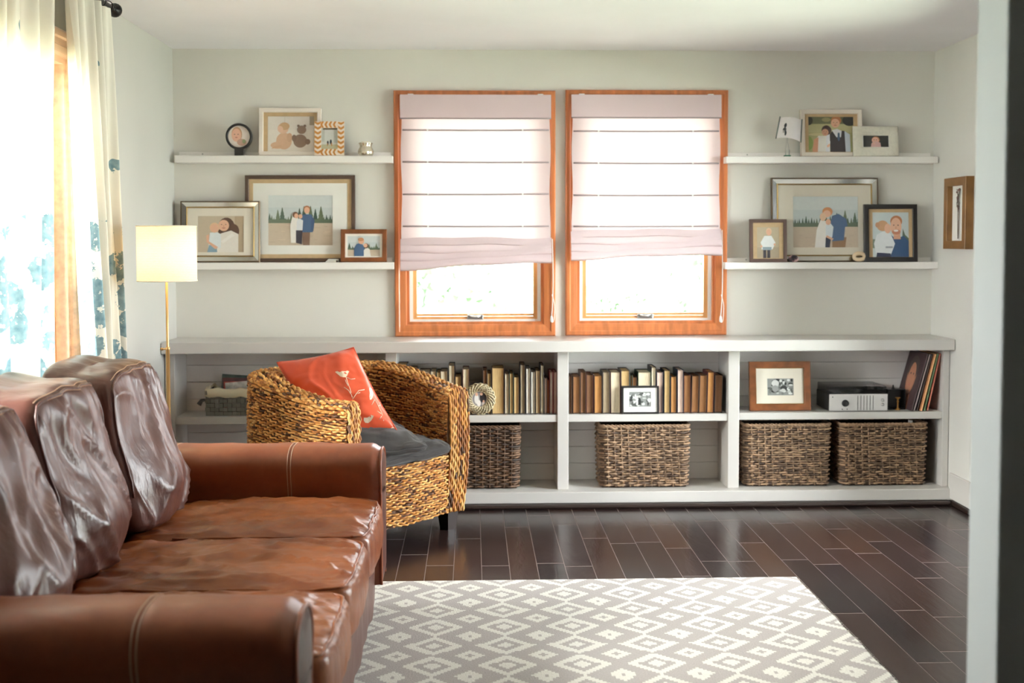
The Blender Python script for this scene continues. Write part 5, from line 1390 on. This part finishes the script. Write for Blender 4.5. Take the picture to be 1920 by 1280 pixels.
# resample by length
def resample(P, n):
    L = [0]
    for a, b in zip(P, P[1:]): L.append(L[-1] + (b - a).length)
    out = []; j = 0
    for k in range(n + 1):
        s_ = L[-1] * k / n
        while j < len(L) - 2 and L[j + 1] < s_: j += 1
        f = (s_ - L[j]) / max(1e-9, L[j + 1] - L[j]); out.append(P[j].lerp(P[j + 1], min(1, f)))
    return out, L[-1]
NS = 400
OUT, OL = resample(outer, NS)
NRM = []
for i in range(NS + 1):
    t_ = (OUT[min(NS, i + 1)] - OUT[max(0, i - 1)]).normalized(); NRM.append(Vector((t_.y, -t_.x, 0)))
TH = .105
def htop(y): return .682 + .088 * sstep(-.40, .26, y)
ZB = .095
def shell(i, s_):
    """cross-section s_ in [0,3]: 0-1 outer wall up, 1-2 over the rim, 2-3 inner wall down"""
    p = OUT[i]; n_ = NRM[i]; h_ = htop(p.y); th = TH + .02 * sstep(-.3, .3, p.y)
    rr = .035
    if s_ < 1:
        z = ZB + (h_ - rr - ZB) * s_; off = -.028 * (1 - s_) ** 2 + .010 * math.sin(math.pi * s_)
        return p + n_ * off + Vector((0, 0, z)), n_
    if s_ < 2:
        a = math.pi * (s_ - 1); off = -th / 2 + th / 2 * math.cos(a) ; cz = h_ - rr
        k = abs(math.cos(a)) ; 
        off = -th / 2 + th / 2 * (math.copysign(abs(math.cos(a)) ** .6, math.cos(a)))
        return p + n_ * off + Vector((0, 0, cz + rr * abs(math.sin(a)) ** .6)), (n_ * math.cos(a) + Vector((0, 0, math.sin(a)))).normalized()
    k = s_ - 2; z = (h_ - rr) - (h_ - rr - .36) * k
    return p - n_ * (th - .012 * math.sin(math.pi * k)) + Vector((0, 0, z)), -n_
SC = [lin((212, 162, 94)), lin((190, 130, 62)), lin((146, 90, 42)), lin((84, 52, 27))]
g = random.Random(11)
def straw():
    k = g.random()
    c = SC[0] if k < .30 else SC[1] if k < .68 else SC[2] if k < .90 else SC[3]
    f = g.uniform(.8, 1.2); return tuple(min(1, v * f) for v in c[:3]) + (1,)
def weave_rows(m_, rows, fn, N, stake, rad, prob=.26):
    for j, s_ in enumerate(rows):
        pts = []; w1 = g.uniform(0, 6)
        for i in range(N + 1):
            p, n_ = fn(i, s_)
            amp = .0056 * math.sin(math.pi * (i / stake + j)) + .0014 * math.sin(i * .37 + w1)
            pts.append(p + n_ * amp + Vector((0, 0, .0022 * math.sin(i * .21 + w1 * 2) + .0010 * math.sin(i * .9 + w1))))
        cs = []; cur = straw()
        for i in range(N + 3):
            if g.random() < prob: cur = straw()
            cs.append(cur)
        m_.tube(pts, rad, 5, col=lambda i: cs[i])
pitch = .0110
n1 = int((.682 - .035 - ZB) / pitch); n2 = 13; n3 = 29
m_ = MB(); m_.smooth = True
weave_rows(m_, [(k + .5) / n1 for k in range(n1)], shell, NS, 3.6, pitch * .44)
m_.build('outer_shell', M['wicker'], e, local=True)
m_ = MB(); m_.smooth = True
weave_rows(m_, [1 + (k + .0) / n2 for k in range(n2 + 1)], shell, NS, 3.6, pitch * .62)
m_.build('top_rim', M['wicker'], e, local=True)
m_ = MB(); m_.smooth = True
weave_rows(m_, [2 + (k + .5) / n3 for k in range(n3)], shell, NS, 3.6, pitch * .45)
m_.build('inner_shell', M['wicker'], e, local=True)
m_ = MB(); m_.smooth = True
for s0, s1, nn in ((0, 3, 30),):
    m_.grid(lambda u, v: shell(int(round(u * NS)), v * 3 * .9999)[0] - shell(int(round(u * NS)), v * 3 * .9999)[1] * .006, NS, nn)
m_.build('frame_core', M['wick_core'], e, local=True)
# arm front ends: vertical strands
for side in (0, NS):
    m_ = MB(); m_.smooth = True
    p = OUT[side]; n_ = NRM[side]; h_ = htop(p.y); td = (OUT[0] - OUT[1]).normalized() if side == 0 else (OUT[NS] - OUT[NS - 1]).normalized()
    nv = 9
    for k in range(nv):
        off = -TH * (k + .5) / nv; pts = []
        rim = .035 * (1 - abs(2 * (k + .5) / nv - 1) ** 2.5)
        zt_ = h_ - .030 + rim
        N_ = 60
        for q in range(N_ + 1):
            z = ZB + .004 + (zt_ - ZB) * q / N_
            s_ = (z - ZB) / (h_ - ZB); of2 = -.028 * (1 - s_) ** 2 + .010 * math.sin(math.pi * s_)
            pts.append(p + n_ * (off + of2) + td * (.010 + .004 * math.sin(math.pi * (q / 2.2 + k)) + (.0 if q < N_ - 3 else -.006 * (q - N_ + 3))) + Vector((0, 0, z)))
        cs = []; cur = straw()
        for q in range(N_ + 3):
            if g.random() < .18: cur = straw()
            cs.append(cur)
        m_.tube(pts, TH / nv * .56, 5, col=lambda i: cs[i])
    # backing
    for q in range(1):
        a0 = p + td * .002; m_.quad(a0 + n_ * -.03 + Vector((0, 0, ZB)), a0 - n_ * (TH + .02) + Vector((0, 0, ZB)), a0 - n_ * TH + Vector((0, 0, h_ - .03)), a0 + Vector((0, 0, h_ - .03)), lin((96, 62, 34)))
    m_.build('arm_front', M['wicker'], e, local=True)
# front apron below the seat
xi = .385 - TH + .012
def apron(i, s_):
    x = -xi + 2 * xi * i / 110; y = -.375 - .03 * (1 - (x / xi) ** 2)
    return Vector((x, y, ZB + (.375 - ZB) * s_)), Vector((0, -1, 0))
m_ = MB(); m_.smooth = True
weave_rows(m_, [(k + .5) / 25 for k in range(25)], apron, 110, 4.0, pitch * .45)
m_.grid(lambda u, v: apron(u * 110, v)[0] + Vector((0, .006, 0)), 60, 2, col=lin((96, 62, 34)))
m_.build('front_apron', M['wicker'], e, local=True)
# underside and seat deck
m_ = MB()
IN = [OUT[i] - NRM[i] * .05 for i in range(0, NS + 1, 10)]
m_.poly([(p.x * .93, p.y * .93, ZB + .004) for p in IN]); m_.poly([(p.x * .98, p.y * .98, .36) for p in IN][::-1])
m_.build('seat_deck', M['wick_core'], e, local=True)
for (lx, ly) in ((.335, -.325), (-.335, -.325), (.27, .24), (-.27, .24)):
    m_ = MB(); w1, w2_ = .038, .027
    q0 = [(lx + sx * w2_, ly + sy * w2_, 0) for sx, sy in ((-1, -1), (1, -1), (1, 1), (-1, 1))]; q1 = [(lx + sx * w1, ly + sy * w1, ZB + .012) for sx, sy in ((-1, -1), (1, -1), (1, 1), (-1, 1))]
    m_.poly(q0[::-1]); m_.poly(q1)
    for k in range(4): m_.quad(q0[k], q0[(k + 1) % 4], q1[(k + 1) % 4], q1[k])
    m_.build('leg', M['wood_dark'], e, local=True, bevel=.003)
# loose dark velvet cushion, two puffed lobes
t = NT('charcoal_velvet'); co = t.obj_co(); n_ = t.noise(9, 4, co)
lw = t.node('ShaderNodeLayerWeight'); lw.inputs['Blend'].default_value = .35
t.link(t.mix(n_, lin((36, 33, 32)), lin((60, 55, 53))), t.b.inputs['Base Color']); t.b.inputs['Roughness'].default_value = .9; t.b.inputs['Sheen Weight'].default_value = .15; t.b.inputs['Sheen Roughness'].default_value = .4
t.bump(t.noise(30, 4, co), .3, .004)
M['velvet'] = t.m
def velv(name, c0, dims, seed, tilt, rzz):
    m_ = MB(); m_.smooth = True
    RMt = Matrix.Rotation(rzz, 3, 'Z') @ Matrix.Rotation(tilt, 3, 'X')
    def f(p, c):
        u, v = p.x / dims[0], p.y / dims[1]
        cr = (abs(u) * abs(v)) ** 3
        k = (1 - abs(u) ** 3) * (1 - abs(v) ** 3)
        p.z *= .30 + .75 * k
        p.x *= 1 + .05 * cr; p.y *= 1 + .05 * cr
        p.z += .018 * wr(p, (5, 5, 3), seed, 0) * (1 if c[2] > 0 else .3) + .012 * noise.noise(p * 8 + Vector((seed, 0, 0)))
        return RMt @ p + Vector(c0)
    m_.soft(dims, 8, 40, f); o = m_.build(name, M['velvet'], e, local=True)
    pts = []
    for k in range(80):
        a = 6.2832 * k / 80; cx, cy = math.cos(a), math.sin(a); q = max(abs(cx), abs(cy)); cx /= q; cy /= q
        r_ = (abs(cx) ** 8 + abs(cy) ** 8) ** (-1 / 8)
        pts.append(f(Vector((cx * r_ * dims[0] * 1.005, cy * r_ * dims[1] * 1.005, 0)), (cx, cy, 0)))
    m_ = MB(); m_.smooth = True; m_.tube(pts, .005, 6, closed=True); m_.build('piping', M['velvet'], o, local=True)
velv('seat_cushion', (0.0, -.085, .415), (.285, .335, .075), 2, R(1), 0)
velv('seat_cushion', (-.075, -.20, .478), (.215, .235, .058), 6, R(6), R(-24))

# ---------------- orange bird pillow
A = Vector((-.60, 5.90, 0))
t = NT('orange_silk'); co = t.obj_co()
t.link(t.mix(t.noise(7, 3, co), lin((206, 66, 30)), lin((232, 92, 46))), t.b.inputs['Base Color']); t.b.inputs['Roughness'].default_value = .45; t.b.inputs['Sheen Weight'].default_value = .3
t.bump(t.noise(260, 2, co), .12, .001)
M['orange'] = t.m
M['bird'] = mat('bird_print_cream', (236, 214, 190), .6)
YP = 5.62
def pix(px, py, Y): x, z = atY(px, py, Y); return Vector((x, Y, z))
cT = pix(663, 651, YP + .07); cL = pix(519, 679, YP + .05); cR = pix(744, 806, YP - .13)
cB = cL + cR - cT; cB = Vector((cB.x, cB.y, cB.z)); 
ex = (cR - cT); ey = (cT - cL)
cen = (cL + cR) / 2
ux = (cT - cL) / 2; uy = (cR - cT) / 2       # half axes
nn = ux.cross(uy).normalized()
if nn.y > 0: nn = -nn
e = thing('orange_pillow', cen, 'bright orange square pillow printed with cream birds and twigs on the wicker armchair', 'pillow')
def pil(u, v, s_):
    k = (1 - abs(u) ** 2.6) * (1 - abs(v) ** 2.6)
    th = .075 * (max(0, k) ** .55)
    pin = 1 - .06 * (1 - abs(u) ** 2) * abs(v) ** 3 ; pin2 = 1 - .06 * (1 - abs(v) ** 2) * abs(u) ** 3
    p = ux * (u * pin2) + uy * (v * pin)
    ww = .0
    if s_ > 0: ww = .016 * wr(Vector((u * .2, v * .2, 0)), (5, 6, 1), 3, 0) * k ** .4 + .012 * noise.noise(Vector((u * 2.5, v * 2.5, 1)))
    return p + nn * (s_ * th + ww)
m_ = MB(); m_.smooth = True; NP_ = 44
m_.grid(lambda a, b: pil(a * 2 - 1, b * 2 - 1, 1), NP_, NP_); m_.grid(lambda a, b: pil(1 - a * 2, b * 2 - 1, -1), NP_, NP_)
m_.build('cover', M['orange'], e, local=True)
m_ = MB(); m_.smooth = True; q_ = []
for k in range(4):
    for j in range(24):
        f = -1 + 2 * j / 24
        q_.append([(f, -1), (1, f), (-f, 1), (-1, -f)][k])
m_.tube([pil(a, b, 0) for a, b in q_], .003, 6, closed=True); m_.build('seam', M['orange'], e, local=True)
# project pixel outlines onto the pillow front
Minv = Matrix((ux, uy, nn)).transposed().inverted()
def onp(px, py):
    d = ray(px, py); o_ = Vector((0, 0, H)) - cen
    h_ = .05; u = v = 0
    for _ in range(4):
        t_ = (h_ - o_.dot(nn)) / d.dot(nn); w_ = Minv @ (o_ + d * t_); u, v = w_.x, w_.y
        q = pil(max(-1, min(1, u)), max(-1, min(1, v)), 1); h_ = q.dot(nn)
    return max(-.99, min(.99, u)), max(-.99, min(.99, v))
def zz(X, Y): return 440 + X / 3.122, 620 + Y / 3.122
def pp(X, Y):
    u, v = onp(*zz(X, Y)); return pil(u, v, 1) + nn * .0016
birds = [[(587, 240), (600, 236), (615, 243), (628, 236), (650, 238), (660, 233), (672, 238), (664, 250), (660, 262), (650, 272), (636, 272), (620, 268), (606, 256)],
         [(800, 330), (812, 336), (820, 360), (818, 384), (806, 402), (796, 404), (794, 384), (798, 362), (796, 342)],
         [(758, 512), (776, 512), (790, 506), (800, 494), (816, 500), (812, 512), (802, 530), (786, 546), (768, 544), (758, 530)],
         [(900, 590), (925, 566), (940, 566), (934, 584), (914, 598), (896, 600)]]
twigs = [[(652, 270), (664, 310), (676, 340), (688, 390)], [(640, 330), (668, 350), (680, 370)], [(656, 272), (680, 284), (708, 280)], [(690, 400), (712, 370), (728, 350), (764, 344)], [(664, 322), (652, 300), (648, 286)], [(716, 368), (736, 362)],
         [(814, 388), (836, 416), (850, 446), (866, 480), (876, 530)], [(826, 402), (806, 432)], [(846, 440), (862, 434), (868, 420)], [(838, 470), (862, 486)], [(864, 500), (852, 520)]]
for b in birds:
    m_ = MB(); c_ = (sum(p[0] for p in b) / len(b), sum(p[1] for p in b) / len(b)); P = [pp(*p) for p in b]; c3 = pp(*c_)
    for k in range(len(P)): m_.poly([c3, P[k], P[(k + 1) % len(P)]])
    m_.build('bird_print', M['bird'], e, local=True)
m_ = MB(); m_.smooth = True
for tw in twigs: m_.tube([pp(*p) for p in tw], .0016, 5)
m_.build('twig_print', M['bird'], e, local=True)

# ================================================================ FLOOR LAMP
LY = 5.10
lx, lz1 = atY(312, 424, LY); _, lz0 = atY(312, 526, LY)
xa, _ = atY(257, 480, LY - .0); xb, _ = atY(367, 480, LY)
lr = (xb - xa) / 2
e = thing('floor_lamp', (lx, LY, 0), 'lit floor lamp with cream drum shade on a thin brass pole, beside the sofa', 'lamp')
M['brass_l'] = mat('satin_brass', (206, 168, 112), .35, metal=.7)
m_ = MB(); m_.smooth = True; m_.lathe([(0, .001), (.13, .001), (.13, .012), (.12, .018), (.02, .024), (0, .024)], 36, (lx, LY, 0)); m_.build('base', M['brass_l'], e)
_, zj = atY(311, 656, LY)
m_ = MB(); m_.smooth = True; m_.lathe([(.0085, .02), (.0085, zj), (.0095, zj + .001), (.0095, zj + .012), (.006, zj + .013), (0, zj + .013)], 16, (lx - .003, LY, 0)); lp_ = m_.build('lower_pole', M['brass_l'], e)
m_ = MB(); m_.smooth = True; m_.lathe([(.0055, zj), (.0055, lz0 + .10), (0, lz0 + .10)], 12, (lx - .003, LY, 0)); m_.build('upper_pole', M['brass_l'], e)
m_ = MB(); m_.smooth = True; m_.tube([(lx - .003, LY - .0, zj + .004), (lx - .026, LY - .002, zj + .004)], .0035, 8); m_.lathe([(0, -.007), (.006, -.005), (.006, .005), (0, .007)], 12, (lx - .028, LY, zj + .004), 'X'); m_.build('adjusting_knob', M['brass_l'], lp_)
t = NT('lampshade_linen'); co = t.obj_co()
dd = t.node('ShaderNodeBsdfDiffuse'); tr = t.node('ShaderNodeBsdfTranslucent'); mx_ = t.node('ShaderNodeMixShader'); mx_.inputs[0].default_value = .5
wv = t.node('ShaderNodeTexWave'); wv.wave_type = 'BANDS'; wv.bands_direction = 'Z'; wv.inputs['Scale'].default_value = 46; wv.inputs['Distortion'].default_value = 2.5; wv.inputs['Detail Scale'].default_value = 4; t.link(co, wv.inputs['Vector'])
cc = t.mix(wv.outputs['Fac'], lin((238, 218, 182)), lin((250, 236, 208)))
t.link(cc, dd.inputs['Color']); t.link(cc, tr.inputs['Color']); t.link(dd.outputs[0], mx_.inputs[1]); t.link(tr.outputs[0], mx_.inputs[2]); t.link(mx_.outputs[0], t.out.inputs['Surface'])
m_ = MB(); m_.smooth = True
m_.grid(lambda u, v: (lx + lr * math.cos(6.2832 * u), LY + lr * math.sin(6.2832 * u), lz0 + (lz1 - lz0) * v), 72, 8, cu=True)
ls_ = m_.build('lamp_shade', t.m, e)
for zq in (lz0, lz1):
    m_ = MB(); m_.smooth = True; m_.tube([(lx + lr * math.cos(6.2832 * k / 72), LY + lr * math.sin(6.2832 * k / 72), zq) for k in range(72)], .0026, 6, closed=True); m_.build('shade_trim', mat('shade_trim', (250, 240, 220), .8), ls_)
m_ = MB(); m_.smooth = True
for k in range(3): m_.tube([(lx, LY, lz1 - .03), (lx + lr * math.cos(k * 2.0944), LY + lr * math.sin(k * 2.0944), lz1 - .005)], .0015, 5)
m_.build('spider', M['brass_l'], e)
t = NT('bulb_glow'); t.b.inputs['Emission Color'].default_value = (1, .80, .54, 1); t.b.inputs['Emission Strength'].default_value = 1.2
zb_ = (lz0 + lz1) / 2 + .0
m_ = MB(); m_.smooth = True; m_.soft((.028, .028, .036), 2, 6, lambda p, c: p + Vector((lx, LY, zb_))); m_.build('bulb', t.m, e)
l = bpy.data.lights.new('lamp_bulb_light', 'POINT'); l.energy = 0.55; l.color = (1, .80, .54); l.shadow_soft_size = .035
o = bpy.data.objects.new('lamp_bulb_light', l); COL.objects.link(o); o.location = (lx, LY, zb_); o.parent = None
